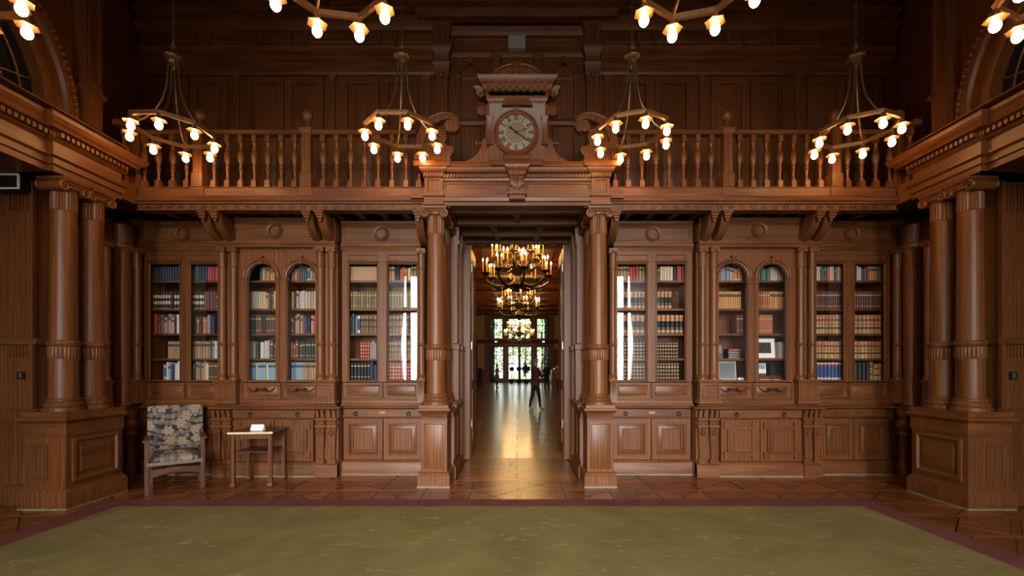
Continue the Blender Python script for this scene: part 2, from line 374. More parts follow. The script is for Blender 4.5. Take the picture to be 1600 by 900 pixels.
# daylight wall behind the camera
m = MB(); xs = [-6.2, -4.65, -2.85, -1.15, 1.15, 2.85, 4.65, 6.2]
for i in range(0, 7, 2): m.box(xs[i], xs[i + 1], -4.15, -3.2, 0, CEIL)
for i in (1, 3, 5): m.box(xs[i], xs[i + 1], -4.15, -3.2, 0, 0.45).box(xs[i], xs[i + 1], -4.15, -3.2, 4.7, CEIL)
m.build('wall_front', V, kind='structure')
MB().box(-40, 40, -60, -4.15, -0.6, -0.3).build('ground', plain('unseen_ground', (0.12, 0.13, 0.07), (0.08, 0.10, 0.05), 1.0, 0.9), kind='structure')  # unseen ground, added to keep sky light from shining up through the windows
CURT = plain('sheer_curtain', (0.75, 0.75, 0.76), (0.62, 0.62, 0.64), 5, 0.9)
_t = CURT.node_tree; _tl = _t.nodes.new('ShaderNodeBsdfTranslucent'); _tl.inputs[0].default_value = (0.7, 0.7, 0.72, 1)
_mx = _t.nodes.new('ShaderNodeMixShader'); _mx.inputs[0].default_value = 0.65
_t.links.new(_t.nodes['Principled BSDF'].outputs[0], _mx.inputs[1]); _t.links.new(_tl.outputs[0], _mx.inputs[2]); _t.links.new(_mx.outputs[0], _t.nodes['Material Output'].inputs[0])
for i, (x0, x1) in enumerate(((-4.65, -2.85), (-1.15, 1.15), (2.85, 4.65))):
    c = (x0 + x1) / 2
    m = MB().panel(x0, x1, 0.45, 4.7, [(0, -3.25), (0, -3.35), (0.07, -3.35), (0.07, -3.25), (0, -3.25)], hole=True)
    m.box(c - 0.07, c + 0.07, -3.36, -3.24, 0.45, 4.7).box(x0, x1, -3.36, -3.24, 3.36, 3.54)
    wo = m.build('window_%d' % (i + 1), V, kind='structure')
    for a, b_ in ((x0 + 0.05, c - 0.06), (c + 0.06, x1 - 0.05)):
        for e, f_ in ((0.5, 3.38), (3.52, 4.65)): MB().box(a, b_, -3.303, -3.30, e, f_).build('pane', WGLASS, wo)
def curtain(x0, x1, lab):
    m = MB(); n = 60; top = []; L = []
    for z, kx in ((4.9, 1.0), (3.4, 0.95), (2.0, 0.8), (0.2, 1.0)):
        l = []
        for i in range(n + 1):
            u = i / n; x = x0 + (x1 - x0) * (0.0 + u * kx) if x1 > x0 else x0 + (x1 - x0) * u * kx
            l.append((x, -3.1 + 0.035 * math.sin(u * 46) + 0.012 * math.sin(u * 113 + z), z))
        L.append(l)
    f = [[p for p in l] + [(p[0], p[1] - 0.004, p[2]) for p in reversed(l)] for l in L]
    m.rings(f); m.build('curtain', CURT, None, lab, cat='curtain', group='sheer window curtains')
curtain(-4.55, -3.82, 'white sheer curtain at the left rear window, seen mirrored in bookcase glass')
curtain(4.55, 3.82, 'white sheer curtain at the right rear window, seen mirrored in bookcase glass')

# ------------------------------------------------------------------ side walls, seen steeply from the side
IRONW = IRON
def side_wall(s):
    M = mirror(s); nm = 'left' if s < 0 else 'right'
    W = MB(M).box(5.62, 6.2, -3.4, 6.7, 0, CEIL).build('wall_' + nm, V, kind='structure')
    # upper wall with the lunette
    c, zs, R = 3.58, 4.20, 1.10
    poly = [(-3.2, 3.98), (c - R, 3.98), (c - R, zs)]
    poly += [(c - R * math.cos(math.pi * k / 24), zs + R * math.sin(math.pi * k / 24)) for k in range(1, 24)]
    poly += [(c + R, zs), (c + R, 3.98), (5.3, 3.98), (5.3, CEIL), (-3.2, CEIL)]
    MB(M).prism(poly, 4.98, 5.5, 'x').build('upper_wall', V, W)
    MB(M).box(5.06, 5.10, c - R - 0.05, c + R + 0.05, 3.98, zs + R + 0.05).build('lunette_pane', DARKGLASS, W, 'dark glass behind iron scrolls')
    g = MB(M)
    for k in range(7):
        a = math.pi * (k + 0.5) / 7
        g.tube([(5.03, c + 0.25 * math.cos(a), zs + 0.25 * math.sin(a)), (5.03, c + R * math.cos(a), zs + R * math.sin(a))], 0.008, 6)
        for sg in (-1, 1):
            pts = []
            for j in range(22):
                t = j / 21; rr = 0.17 * (1 - 0.8 * t); aa = t * 2.2 * math.pi * sg + a + math.pi / 2 * sg
                pts.append((5.03, c + 0.72 * math.cos(a + 0.11 * sg) + rr * math.cos(aa), zs + 0.72 * math.sin(a + 0.11 * sg) + rr * math.sin(aa)))
            g.tube(pts, 0.008, 6)
    for rr in (0.25, 0.5, 0.96):
        g.tube([(5.03, c + rr * math.cos(math.pi * k / 24), zs + rr * math.sin(math.pi * k / 24)) for k in range(25)], 0.010, 6)
    g.tube([(5.03, c - R, zs), (5.03, c + R, zs)], 0.012, 6)
    g.build('iron_grille', BRONZE, W, 'wrought iron scroll grille')
    a = MB(M).arc(c, zs, [(R, 4.98), (R, 4.93), (R + 0.03, 4.91), (R + 0.08, 4.91), (R + 0.09, 4.93), (R + 0.12, 4.94), (R + 0.2, 4.94), (R + 0.22, 4.90), (R + 0.25, 4.89), (R + 0.33, 4.89), (R + 0.36, 4.92), (R + 0.36, 4.98)], 0, math.pi, 40, 'x')
    a.build('arch_moulding', Y, W)
    d = MB(M)
    for k in range(64):
        t = math.pi * (k + 0.5) / 64; d.ball((4.885, c + (R + 0.285) * math.cos(t), zs + (R + 0.285) * math.sin(t)), 0.026, 6, 4, 1.0)
    d.build('bead_carving', V, W, kind='stuff')
    # upper pier at the end of the arcade
    MB(M).sq(4.95, 5.12, 0.12, 0.10, [(0.04, 3.98), (0.04, 4.15), (0.02, 4.18), (0, 4.2), (0, 4.55), (0.03, 4.57), (0.03, 4.62), (0, 4.64), (0, 6.0), (0.03, 6.05), (0.06, 6.15), (0.02, 6.2), (0.02, CEIL)]).build('upper_pier', V, W)
    MB(face_x_m(s, 4.83)).panel(5.05, 5.19, 4.7, 5.9, [(0, 0), (0, -0.012), (0.02, -0.012), (0.03, -0.002)]).build('pier_panel', V, W)
    # pier behind the paired columns, turned to the room end
    MB(M).sq(5.46, 4.95, 0.35, 0.2, [(0.03, 0), (0.03, 0.2), (0, 0.22), (0, 0.9), (0.03, 0.95), (0.03, 1.0), (0, 1.02), (0, 3.42)]).build('pier', V, W)
    MB(M).box(5.10, 5.135, 4.715, 4.755, 1.02, 3.42).build('pier_fillet', V, W)
    f = MB(M)
    for zt0, zt1 in ((3.12, 3.40), (1.56, 1.68)):
        for k in range(7): f.box(5.16 + 0.034 * k, 5.178 + 0.034 * k, 4.738, 4.752, zt0, zt1)
    f.build('fluting', V, W, kind='stuff')
    MB(M).sweep([(5.5, 4.75), (5.1, 4.75), (5.1, 5.0)], [(0, 1.69), (-0.03, 1.70), (-0.04, 1.73), (-0.02, 1.76), (0, 1.77)]).build('pier_band', H, W)
    # recess end beside the bookcase
    MB(M).box(5.40, 5.65, 5.15, 6.62, 1.0, 3.42).build('recess_wall', V, W)
    # entablature carried on the columns, running towards the camera
    E = MB(M).sweep([(4.74, -3.2), (4.74, 4.52), (4.68, 4.52), (4.68, 5.30), (5.45, 5.30)],
        [(0.7, 3.44), (0, 3.44), (0, 3.50), (-0.02, 3.51), (-0.02, 3.57), (-0.05, 3.59), (-0.05, 3.61), (0, 3.62), (0, 3.74), (-0.02, 3.75), (-0.04, 3.77), (-0.04, 3.82), (-0.11, 3.84), (-0.13, 3.88), (-0.17, 3.91), (-0.18, 3.94), (-0.18, 3.96), (0.0, 3.985), (0.7, 3.985)])
    E = E.build('trim_%d' % (4 if s < 0 else 5), Y, kind='structure')
    d = MB(M)
    for k in range(70):
        y = 1.6 + k * 0.053
        if y < 5.28: d.box(4.59 if y > 4.5 else 4.65, 4.72, y, y + 0.03, 3.778, 3.822)
    d.build('dentil', Y, E, kind='stuff')
    MB(M).box(4.5, 5.45, -3.2, 5.2, 3.986, 4.0).build('ledge', Y, E)
def face_x_m(s, X0): return mirror(s) @ face_x(X0)
for s in (-1, 1): side_wall(s)

# plinths and the paired columns standing on them
COLBASE = [(0.168, 0), (0.168, 0.035), (0.150, 0.04), (0.158, 0.055), (0.158, 0.075), (0.142, 0.088), (0.135, 0.10), (0.142, 0.108), (0.142, 0.122), (0.125, 0.132)]
def volute(m, x, y, z, r, ax, sgn):
    pts = []
    for k in range(30):
        t = k / 29; rr = r * (1 - 0.78 * t); a = math.pi / 2 - sgn * t * 2.1 * 2 * math.pi / 1.6
        u, v = rr * math.cos(a) , rr * math.sin(a)
        pts.append((x + u, y, z + v) if ax == 'x' else (x, y + u, z + v))
    m.tube(pts, [0.012 * (1 - 0.5 * k / 29) + 0.003 for k in range(30)], 6, up=Vector((0, 1, 0)) if ax == 'x' else Vector((1, 0, 0)))
def make_column(name, label, x, y, group, turn='x', z0=1.0, h=2.43):
    t = thing(name, label, 'column', (x, y, z0), group)
    MB().lathe(x, y, COLBASE, 28, 0, z0).build('base', V, t)
    zr, zf0, zf1, zn, zc = z0 + 0.72, z0 + 0.545, z0 + 0.675, z0 + h - 0.33, z0 + h - 0.11
    MB().lathe(x, y, [(0.120, z0 + 0.13), (0.116, zf0 - 0.01), (0.116, zf1 + 0.01)], 32).build('lower_shaft', V, t)
    MB().lathe(x, y, [(0.122, zf0), (0.126, zf0 + 0.012), (0.126, zf1 - 0.012), (0.122, zf1)], 84, 0, 0, 28, 0.06).build('fluted_band', V, t)
    MB().lathe(x, y, [(0.118, zf1), (0.128, zf1 + 0.01), (0.136, zf1 + 0.03), (0.136, zf1 + 0.045), (0.122, zf1 + 0.06), (0.118, zf1 + 0.065)], 32).build('collar', V, t)
    MB().lathe(x, y, [(0.114, zf1 + 0.06), (0.112, z0 + 1.2), (0.103, zn)], 32).build('shaft', V, t)
    MB().lathe(x, y, [(0.103, zn), (0.109, zn + 0.006), (0.107, zc), (0.112, zc + 0.01)], 96, 0, 0, 24, 0.07).build('fluted_neck', V, t)
    c = MB()
    c.lathe(x, y, [(0.105, zc), (0.125, zc + 0.02), (0.128, zc + 0.04), (0.115, zc + 0.06)], 28)
    for d in (-1, 1):
        for e in (-1, 1):
            px_, py_ = (x + d * 0.115, y + e * 0.125) if turn == 'x' else (x + e * 0.125, y + d * 0.115)
            volute(c, px_, py_, zc + 0.02, 0.052, turn, d)
        if turn == 'x': c.rings([[(x + d * 0.115 + 0.05 * math.cos(a), y + e, zc + 0.02 + 0.05 * math.sin(a)) for a in [2 * math.pi * k / 16 for k in range(16)]] for e in (-0.118, -0.06, 0.06, 0.118)])
        else: c.rings([[(x + e, y + d * 0.115 + 0.05 * math.cos(a), zc + 0.02 + 0.05 * math.sin(a)) for a in [2 * math.pi * k / 16 for k in range(16)]] for e in (-0.118, -0.06, 0.06, 0.118)])
    c.sq(x, y, 0.115, 0.115, [(0, zc + 0.045), (0.012, zc + 0.06), (0.012, zc + 0.07), (0.03, zc + 0.085), (0.034, zc + 0.11)])
    c.build('capital', H, t, 'scrolled capital')
    return t
for s in (-1, 1):
    M = mirror(s); side = 'left' if s < 0 else 'right'
    t = thing('column_plinth', 'panelled oak plinth under the paired columns at the %s wall' % side, 'plinth', (s * 4.83, 4.91, 0), 'panelled plinths')
    cx, cy, hx, hy = 4.83, 4.91, 0.215, 0.325
    MB(M).sq(cx, cy, hx + 0.035, hy + 0.035, [(0, 0), (0, 0.022)]).build('skirting', PALE, t, 'pale worn skirting strip')
    MB(M).sq(cx, cy, hx, hy, [(0.035, 0.02), (0.035, 0.17), (0.028, 0.18), (0.02, 0.2), (0.005, 0.215), (0, 0.22), (0, 0.75)]).build('body', V, t)
    MB(M).sq(cx, cy, hx, hy, [(0.012, 0.75), (0.012, 0.88), (0.02, 0.885), (0.03, 0.905), (0.045, 0.915), (0.045, 0.935), (0.03, 0.945), (0.02, 0.95), (0.02, 1.0)]).build('cap', H, t)
    MB(M).panel(cx - 0.03, cx + 0.17, 0.29, 0.67, [(0, cy - hy), (0, cy - hy - 0.012), (0.018, cy - hy - 0.012), (0.025, cy - hy - 0.002), (0.05, cy - hy - 0.002), (0.055, cy - hy - 0.008), (0.06, cy - hy - 0.008)]).build('panel', V, t)
    MB(face_x_m(s, cx - hx)).panel(cy - 0.27, cy + 0.27, 0.27, 0.72, [(0, 0), (0, -0.02), (0.03, -0.024), (0.045, -0.004), (0.09, -0.004), (0.095, -0.012), (0.1, -0.012)]).build('panel', Y, t)
    make_column('oak_column', 'near oak column of the pair by the %s wall' % side, s * 4.81, 4.755, 'paired side columns', 'y')
    make_column('oak_column', 'far oak column of the pair by the %s wall' % side, s * 4.81, 5.065, 'paired side columns', 'y')
    make_column('doorway_column', 'oak column on a pedestal at the %s side of the doorway' % side, s * 1.013, 5.60, 'doorway columns', 'x')
    make_column('doorway_column', 'oak column half hidden behind the front column, %s doorway side' % side, s * 1.013, 6.05, 'doorway columns', 'x')
    t = thing('column_pedestal', 'square panelled oak pedestal under the doorway column on the %s' % side, 'pedestal', (s * 1.01, 5.6, 0), 'doorway pedestals')
    cx, cy, hh = 1.01, 5.6, 0.158
    MB(M).sq(cx, cy, hh + 0.042, hh + 0.042, [(0, 0), (0, 0.024)]).build('skirting', PALE, t, 'pale worn skirting strip')
    MB(M).sq(cx, cy, hh, hh, [(0.038, 0.022), (0.038, 0.145), (0.03, 0.155), (0.03, 0.17), (0.008, 0.185), (0, 0.19), (0, 0.80), (0.006, 0.80)]).build('shaft', V, t)
    MB(M).sq(cx, cy, hh, hh, [(0.006, 0.80), (0.006, 0.82), (0.002, 0.825), (0.002, 0.885), (0.012, 0.9), (0.035, 0.93), (0.045, 0.935), (0.045, 0.955), (0.02, 0.96), (0.02, 1.0)]).build('cap', H, t)
    MB(M).panel(cx - 0.125, cx + 0.125, 0.225, 0.785, [(0, cy - hh), (0, cy - hh - 0.008), (0.01, cy - hh - 0.012), (0.02, cy - hh - 0.001), (0.024, cy - hh - 0.001), (0.03, cy - hh - 0.004)]).build('panel', V, t)
    # panelled half wall running back from the pedestal into the passage
    t = thing('passage_wainscot', 'panelled oak half wall lining the passage on the %s' % side, 'wainscot', (s * 1.0, 6.2, 0), 'passage half walls')
    cx, cy, hx, hy = 1.0, 6.21, 0.165, 0.34
    MB(M).sq(cx, cy, hx, hy, [(0.035, 0), (0.035, 0.15), (0.02, 0.17), (0, 0.2), (0, 0.86)]).build('body', V, t)
    MB(M).sq(cx, cy, hx, hy, [(0.005, 0.86), (0.02, 0.9), (0.05, 0.94), (0.05, 0.965), (0.02, 1.0)]).build('cap', H, t)
    for u0, u1 in ((5.9, 6.19), (6.23, 6.52)):
        MB(face_x_m(s, cx - hx)).panel(u0, u1, 0.25, 0.80, [(0, 0), (0, -0.012), (0.015, -0.015), (0.03, -0.002), (0.06, -0.002), (0.065, -0.008)]).build('panel', V, t)
    # door lining above and behind it
    MB(M).box(0.86, 1.27, 6.66, 7.2, 0, 3.5).build('wall_passage_' + side, V, kind='structure')
    t = MB(M).box(0.88, 1.22, 6.3, 6.60, 1.002, 3.42).build('trim_%d' % (8 if s < 0 else 9), V, kind='structure')
    L = bpy.data.objects['wall_passage_' + side]
    for u0, u1, z0, z1 in ((6.35, 6.58, 1.75, 3.25), (6.35, 6.58, 1.12, 1.65)):
        MB(face_x_m(s, 0.88)).panel(u0, u1, z0, z1, [(0, 0), (0, -0.014), (0.03, -0.016), (0.05, -0.001), (0.07, -0.001), (0.075, -0.008)]).build('panel', V, t)
    for u in (6.30, 6.70, 6.86, 7.08):
        MB(M).sq(0.86, u + 0.03, 0.02, 0.035, [(0.02, 1.0 if u < 6.6 else 0), (0.02, 1.7), (0.03, 1.71), (0.03, 1.78), (0.0, 1.8), (0.0, 3.2), (0.02, 3.25), (0.03, 3.42)]).build('pilaster', V, L if u > 6.6 else t)
    MB(M).panel(0.735, 0.86, 0.0, 3.4, [(0, 7.18), (0, 7.08), (0.01, 7.07)]).build('jamb', V, L)
    # open door leaf
    dl = MB(M).box(0.735, 0.78, 7.22, 7.95, 0.01, 3.38)
    for z0, z1 in ((0.25, 1.1), (1.25, 3.2)): dl.M = face_x_m(s, 0.735); dl.panel(7.32, 7.85, z0, z1, [(0, 0), (0, -0.012), (0.02, -0.014), (0.04, -0.001)])
    dl = dl.build('door_%d' % (1 if s < 0 else 2), V, kind='structure')
    for z in (0.5, 1.75, 3.0): MB(M).lathe(0.728, 7.21, [(0.012, z), (0.012, z + 0.12)], 10).build('hinge', STEEL, dl)
# passage ceiling
PC = MB().box(-1.3, 1.3, 5.45, 7.2, 3.52, 3.62).build('ceiling_passage', H, kind='structure')
for y in (5.72, 6.2, 6.72, 7.12): MB().box(-0.9, 0.9, y - 0.05, y + 0.05, 3.425, 3.52).build('cross_beam', H, PC)
for y0, y1, xs in ((5.77, 6.15, (0,)), (6.25, 6.67, (-0.33, 0.33)), (6.77, 7.07, (-0.3, 0.3))):
    for x in xs: MB().box(x - 0.045, x + 0.045, y0, y1, 3.435, 3.52).build('beam', Y, PC)
for s in (-1, 1): MB(mirror(s)).box(0.82, 0.90, 5.5, 7.15, 3.42, 3.52).build('beam', Y, PC)
# ------------------------------------------------------------------ beam over the doorway
DB = 5.44
TB = MB().sweep([(-0.90, DB + 0.02), (0.90, DB + 0.02)], [(-0.32, 3.43), (0, 3.43), (0.0, 3.47), (0.02, 3.48), (0.025, 3.52), (0.012, 3.53), (0.012, 3.555), (-0.012, 3.56), (-0.012, 3.72), (0.008, 3.73), (0.012, 3.755), (-0.005, 3.76), (-0.005, 3.81), (0.04, 3.825), (0.055, 3.85), (0.06, 3.87), (-0.32, 3.87)]).build('trim_6', H, kind='structure')
for s in (-1, 1):
    MB(mirror(s)).panel(0.12, 0.885, 3.575, 3.705, [(0, DB + 0.032), (0, DB + 0.022), (0.012, DB + 0.018), (0.02, DB + 0.026), (0.024, DB + 0.026)]).build('frieze_panel', H, TB)
    d = MB(mirror(s))
    for k in range(21): d.box(0.125 + 0.037 * k, 0.147 + 0.037 * k, DB - 0.005, DB + 0.03, 3.765, 3.806)
    d.build('dentil', H, TB, kind='stuff')
    # block over each column
    m = MB(mirror(s)).sq(1.013, 5.575, 0.112, 0.14, [(0.02, 3.43), (0.02, 3.45), (0.004, 3.46), (0.004, 3.525), (0.02, 3.535), (0.02, 3.555), (0, 3.56), (0, 3.755), (0.012, 3.76), (0.012, 3.81), (0.035, 3.825), (0.05, 3.85), (0.055, 3.872), (0, 3.872)])
    bl = m.build('column_block', H, TB)
    MB(mirror(s)).panel(0.93, 1.096, 3.585, 3.74, [(0, 5.435), (0, 5.427), (0.012, 5.425), (0.02, 5.432)]).build('block_panel', V, bl)
    d = MB(mirror(s))
    for k in range(7): d.box(0.90 + 0.034 * k, 0.92 + 0.034 * k, 5.402, 5.43, 3.765, 3.808)
    d.build('dentil', H, bl, kind='stuff')
KB = MB().sq(0, 5.46, 0.085, 0.09, [(0.0, 3.47), (0.01, 3.475), (0.01, 3.52), (0.03, 3.53), (0.03, 3.55), (0, 3.555), (0, 3.755), (0.02, 3.765), (0.02, 3.81), (0.045, 3.83), (0.06, 3.86), (0.06, 3.874)]).build('keystone', V, TB)
lf = MB()
for i in range(5):
    for sx in (-1, 1):
        x = sx * (0.012 + 0.016 * i); h = 0.15 - 0.012 * i
        lf.tube(bez((x, 5.365, 3.74), (x * 1.1, 5.33, 3.70), (x * 0.7, 5.335, 3.64), (x * 1.25, 5.35, 3.735 - h), 6), [0.010, 0.013, 0.013, 0.012, 0.011, 0.010, 0.007], 6)
lf.build('acanthus_carving', V, KB)
SH = MB()
SH.sweep([(-1.25, DB), (-0.86, DB), (-0.86, DB + 0.03), (-0.26, DB + 0.03), (-0.26, DB - 0.02), (0.26, DB - 0.02), (0.26, DB + 0.03), (0.86, DB + 0.03), (0.86, DB), (1.25, DB)], [(-0.4, 3.876), (0.03, 3.876), (0.05, 3.89), (0.05, 3.94), (0.04, 3.955), (-0.4, 3.955)])
SH.build('trim_7', H, kind='structure')

# ------------------------------------------------------------------ clock
ck = thing('gallery_clock', 'carved oak clock with a round Roman numeral dial above the doorway', 'clock', (-0.01, 5.55, 3.957))
DC = 5.40
def cz(y): return PZ(y, DC)
def cxx(q): return q * DC / F
m = MB(); pts = [(cxx(52), cz(252) + 0.02)]
half = [(88, 251), (80, 248), (70, 243), (62, 235), (57, 226), (55, 214), (50, 212), (50, 158)]
poly = [(cxx(q), max(cz(y), 3.957)) for q, y in half]
m.prism([(x, z) for x, z in poly] + [(-x, z) for x, z in reversed(poly)], DC + 0.06, DC + 0.30)
m.build('case', V, ck)
m = MB().sq(0, DC + 0.18, cxx(44), 0.15, [(0, 3.96), (0, cz(160)), (0.01, cz(158)), (0.03, cz(154)), (0.03, cz(149)), (0.0, cz(148)), (0.0, cz(138))]); m.build('front_board', V, ck)
m = MB().sq(0, DC + 0.18, cxx(50), 0.15, [(0.0, cz(148)), (0.0, cz(141)), (0.03, cz(139)), (0.04, cz(132)), (0.06, cz(130)), (0.09, cz(124)), (0.095, cz(121)), (0.0, cz(120))]); m.build('cornice', H, ck)
for k in range(9):
    x = cxx(-44 + 11 * k)
    MB().sq(x, DC - 0.005, 0.018, 0.022, [(0, cz(144)), (0.004, cz(141)), (-0.002, cz(138)), (0.006, cz(134)), (0.008, cz(131.5))]).build('bracket', V, ck)
ring_c = (0.0 - 0.012, cz(207))
m = MB().arc(ring_c[0], ring_c[1], [(0.215, DC), (0.215, DC - 0.008), (0.225, DC - 0.02), (0.24, DC - 0.022), (0.25, DC - 0.01), (0.258, DC - 0.02), (0.27, DC - 0.022), (0.278, DC), (0.278, DC + 0.04), (0.215, DC + 0.04)], 0, 2 * math.pi, 48)
m.build('bezel', H, ck)
FACE = plain('clock_silver', (0.27, 0.24, 0.175), (0.15, 0.125, 0.085), 38, 0.5, 0.2)
FACE2 = plain('clock_centre', (0.22, 0.145, 0.08), (0.12, 0.08, 0.05), 50, 0.5, 0.2)
def disc(m, c, r, y0, y1, n=40): return m.rings([[(c[0] + r * math.cos(2 * math.pi * k / n), y, c[1] + r * math.sin(2 * math.pi * k / n)) for k in range(n)] for y in (y0, y1)])
dial = disc(MB(), ring_c, 0.222, DC + 0.02, DC - 0.002).build('dial', FACE, ck, 'silvered dial with black Roman numerals')
disc(MB(), ring_c, 0.125, DC, DC - 0.004).build('dial_centre', FACE2, dial)
num = ['XII', 'I', 'II', 'III', 'IIII', 'V', 'VI', 'VII', 'VIII', 'IX', 'X', 'XI']
def stroke(m, c, ang, a, b, wd):          # a stroke from a to b in the numeral's own frame, turned to its hour
    (u0, v0), (u1, v1) = a, b; d = Vector((u1 - u0, v1 - v0)).normalized(); n = Vector((-d.y, d.x)) * wd / 2
    P = [(u0 + n.x, v0 + n.y), (u1 + n.x, v1 + n.y), (u1 - n.x, v1 - n.y), (u0 - n.x, v0 - n.y)]
    ca, sa = math.cos(ang), math.sin(ang)
    Q = [(c[0] + u * ca + v * sa, c[1] - u * sa + v * ca) for u, v in P]
    m.prism(Q, DC - 0.001, DC - 0.0055)
for i, t_ in enumerate(num):
    a = 2 * math.pi * i / 12; m = MB(); wd = {'I': 0.013, 'V': 0.027, 'X': 0.027}; tot = sum(wd[ch] for ch in t_); u = -tot / 2; r0, r1 = 0.150, 0.208
    for ch in t_:
        c_ = u + wd[ch] / 2
        if ch == 'I': stroke(m, ring_c, a, (c_, r0), (c_, r1), 0.0075)
        if ch == 'V': stroke(m, ring_c, a, (c_ - 0.010, r1), (c_, r0), 0.007); stroke(m, ring_c, a, (c_ + 0.010, r1), (c_, r0), 0.004)
        if ch == 'X': stroke(m, ring_c, a, (c_ - 0.010, r1), (c_ + 0.010, r0), 0.007); stroke(m, ring_c, a, (c_ + 0.010, r1), (c_ - 0.010, r0), 0.004)
        u += wd[ch]
    stroke(m, ring_c, a, (-tot / 2, r0), (tot / 2, r0), 0.004); stroke(m, ring_c, a, (-tot / 2, r1), (tot / 2, r1), 0.004)
    m.build('numeral', BLACK, dial)
def hand(nm, ang, ln, wd):
    m = MB(); ca, sa = math.cos(ang), math.sin(ang)
    P = [(-wd * 0.3, -0.03), (-wd * 0.35, 0.02), (-wd * 0.2, ln * 0.55), (-wd * 0.6, ln * 0.7), (0, ln), (wd * 0.6, ln * 0.7), (wd * 0.2, ln * 0.55), (wd * 0.35, 0.02), (wd * 0.3, -0.03)]
    m.prism([(ring_c[0] + u * ca + v * sa, ring_c[1] - u * sa + v * ca) for u, v in P], DC - 0.006 - wd * 0.2, DC - 0.010 - wd * 0.2); m.build(nm, BLACK, ck)
hand('hour_hand', math.radians(-52), 0.11, 0.028); hand('minute_hand', math.radians(127), 0.175, 0.020); hand('second_hand', math.radians(72), 0.17, 0.008)
disc(MB(), ring_c, 0.014, DC - 0.008, DC - 0.018, 16).build('hub', BLACK, ck)
MB().sq(ring_c[0], DC - 0.01, 0.02, 0.02, [(0, cz(176)), (0.006, cz(171)), (0.006, cz(169))]).build('keystone', V, ck)
for s in (-1, 1):
    M = mirror(s)
    MB(M).sq(cxx(43), DC + 0.02, 0.028, 0.02, [(0.01, cz(226)), (0.0, cz(223)), (0.0, cz(186)), (0.012, cz(183)), (0.014, cz(181))]).build('side_pilaster', V, ck)
    MB(M).sq(cxx(58), DC + 0.16, 0.045, 0.06, [(0, cz(141)), (0.01, cz(134)), (0.03, cz(131)), (0.035, cz(128))]).build('side_bracket', V, ck)
    disc(MB(M), (cxx(56), cz(165)), 0.06, DC + 0.1, DC + 0.2, 20).build('side_scroll', V, ck)
    disc(MB(M), (cxx(58), cz(140)), 0.035, DC + 0.09, DC + 0.2, 20).build('side_scroll', V, ck)
    mm = MB(M); k_ = [(cxx(56), DC + 0.2, cz(211)), (cxx(62), DC + 0.2, cz(211))]; mm.tube(k_, 0.014, 8); mm.ball((cxx(65), DC + 0.2, cz(211)), 0.026); mm.build('side_knob', V, ck)
MB().prism([(cxx(-24), cz(166)), (cxx(24), cz(166)), (cxx(18), cz(155)), (cxx(-18), cz(155))], DC - 0.03, DC + 0.05).build('tablet', H, ck)
MB().panel(cxx(-23), cxx(22), cz(250), cz(241), [(0, DC + 0.03), (0, DC - 0.012), (0.01, DC - 0.02), (0.02, DC - 0.01)]).build('foot_tablet', H, ck)
sh = MB(); base = cz(121); L = []
n = 13
for k in range(n):                                                     # fan of shell ribs spreading from the bud
    u = -1 + 2 * k / (n - 1); ex, ez = cxx(35) * u, base + 0.012
    sh.tube([(0.012 * u, DC + 0.0, base + cxx(17)), (ex * 0.55, DC - 0.025, base + cxx(11) * (1 - 0.45 * u * u)), (ex, DC - 0.01, ez)], [0.006, 0.013, 0.017], 6)
pl = [(cxx(38) * math.cos(math.pi * k / 20), base + cxx(22) * math.sin(math.pi * k / 20)) for k in range(21)]
sh.prism(pl, DC + 0.02, DC + 0.10); sh.tube([(u, DC + 0.01, v_) for u, v_ in pl], 0.016, 8)
sh.build('shell_crest', V, ck, 'scallop shell crest')
cr = MB()
for k in range(7):
    a = math.pi * (k + 0.5) / 7; cr.ball((0.05 * math.cos(a), DC - 0.015, base + cxx(17) + 0.03 * math.sin(a)), 0.020, 8, 6, 1.5)
cr.ball((0, DC - 0.02, base + cxx(18)), 0.024, 8, 6, 1.8); cr.build('crest_bud', V, ck)

# big swan-neck scrolls on the ends of the shelf
for s in (-1, 1):
    M = mirror(s); D = 5.46; side = 'left' if s < 0 else 'right'
    t = thing('scroll_bracket', 'large carved oak scroll standing %s of the clock' % side, 'scroll', (s * 1.0, 5.55, 3.957), 'clock scrolls')
    def p(x, y): return (-PX(x, D), PZ(y, D))
    outer = [(650, 250), (651, 232), (655, 212), (662, 194), (674, 184), (690, 178), (704, 179), (713, 184), (717, 193), (716, 201), (711, 207)]
    inner = [(704, 205), (709, 200), (710, 193), (706, 188), (698, 187), (688, 190), (678, 195), (670, 204), (664, 218), (661, 234), (660, 250)]
    MB(M).prism([p(*a) for a in outer] + [p(*a) for a in inner], D - 0.02, D + 0.085).build('scroll_band', V, t)
    MB(M).tube([(p(*a)[0], D - 0.02, p(*a)[1]) for a in outer], 0.016, 8).build('scroll_bead', V, t)
    disc(MB(M), p(703.5, 196), 0.075, D + 0.0, D + 0.08, 24).build('scroll_eye', V, t)
    body = [(660, 250), (661, 234), (664, 218), (670, 204), (678, 198), (690, 200), (694, 208), (697, 214), (694, 222), (699, 226), (706, 226), (709, 233), (706, 238), (702, 244), (705, 250)]
    MB(M).prism([(p(*a)[0], max(p(*a)[1], 3.957)) for a in body], D + 0.03, D + 0.08).build('scroll_body', V, t)
    for k in range(3): MB(M).tube([(p(680 + 0 * k, 204 + 4 * k)[0], D + 0.025, p(680, 204 + 4 * k)[1]), (p(688, 201 + 4 * k)[0], D + 0.02, p(688, 201 + 4 * k)[1]), (p(696, 203 + 4 * k)[0], D + 0.025, p(696, 203 + 4 * k)[1])], 0.012, 6).build('scroll_reed', V, t)

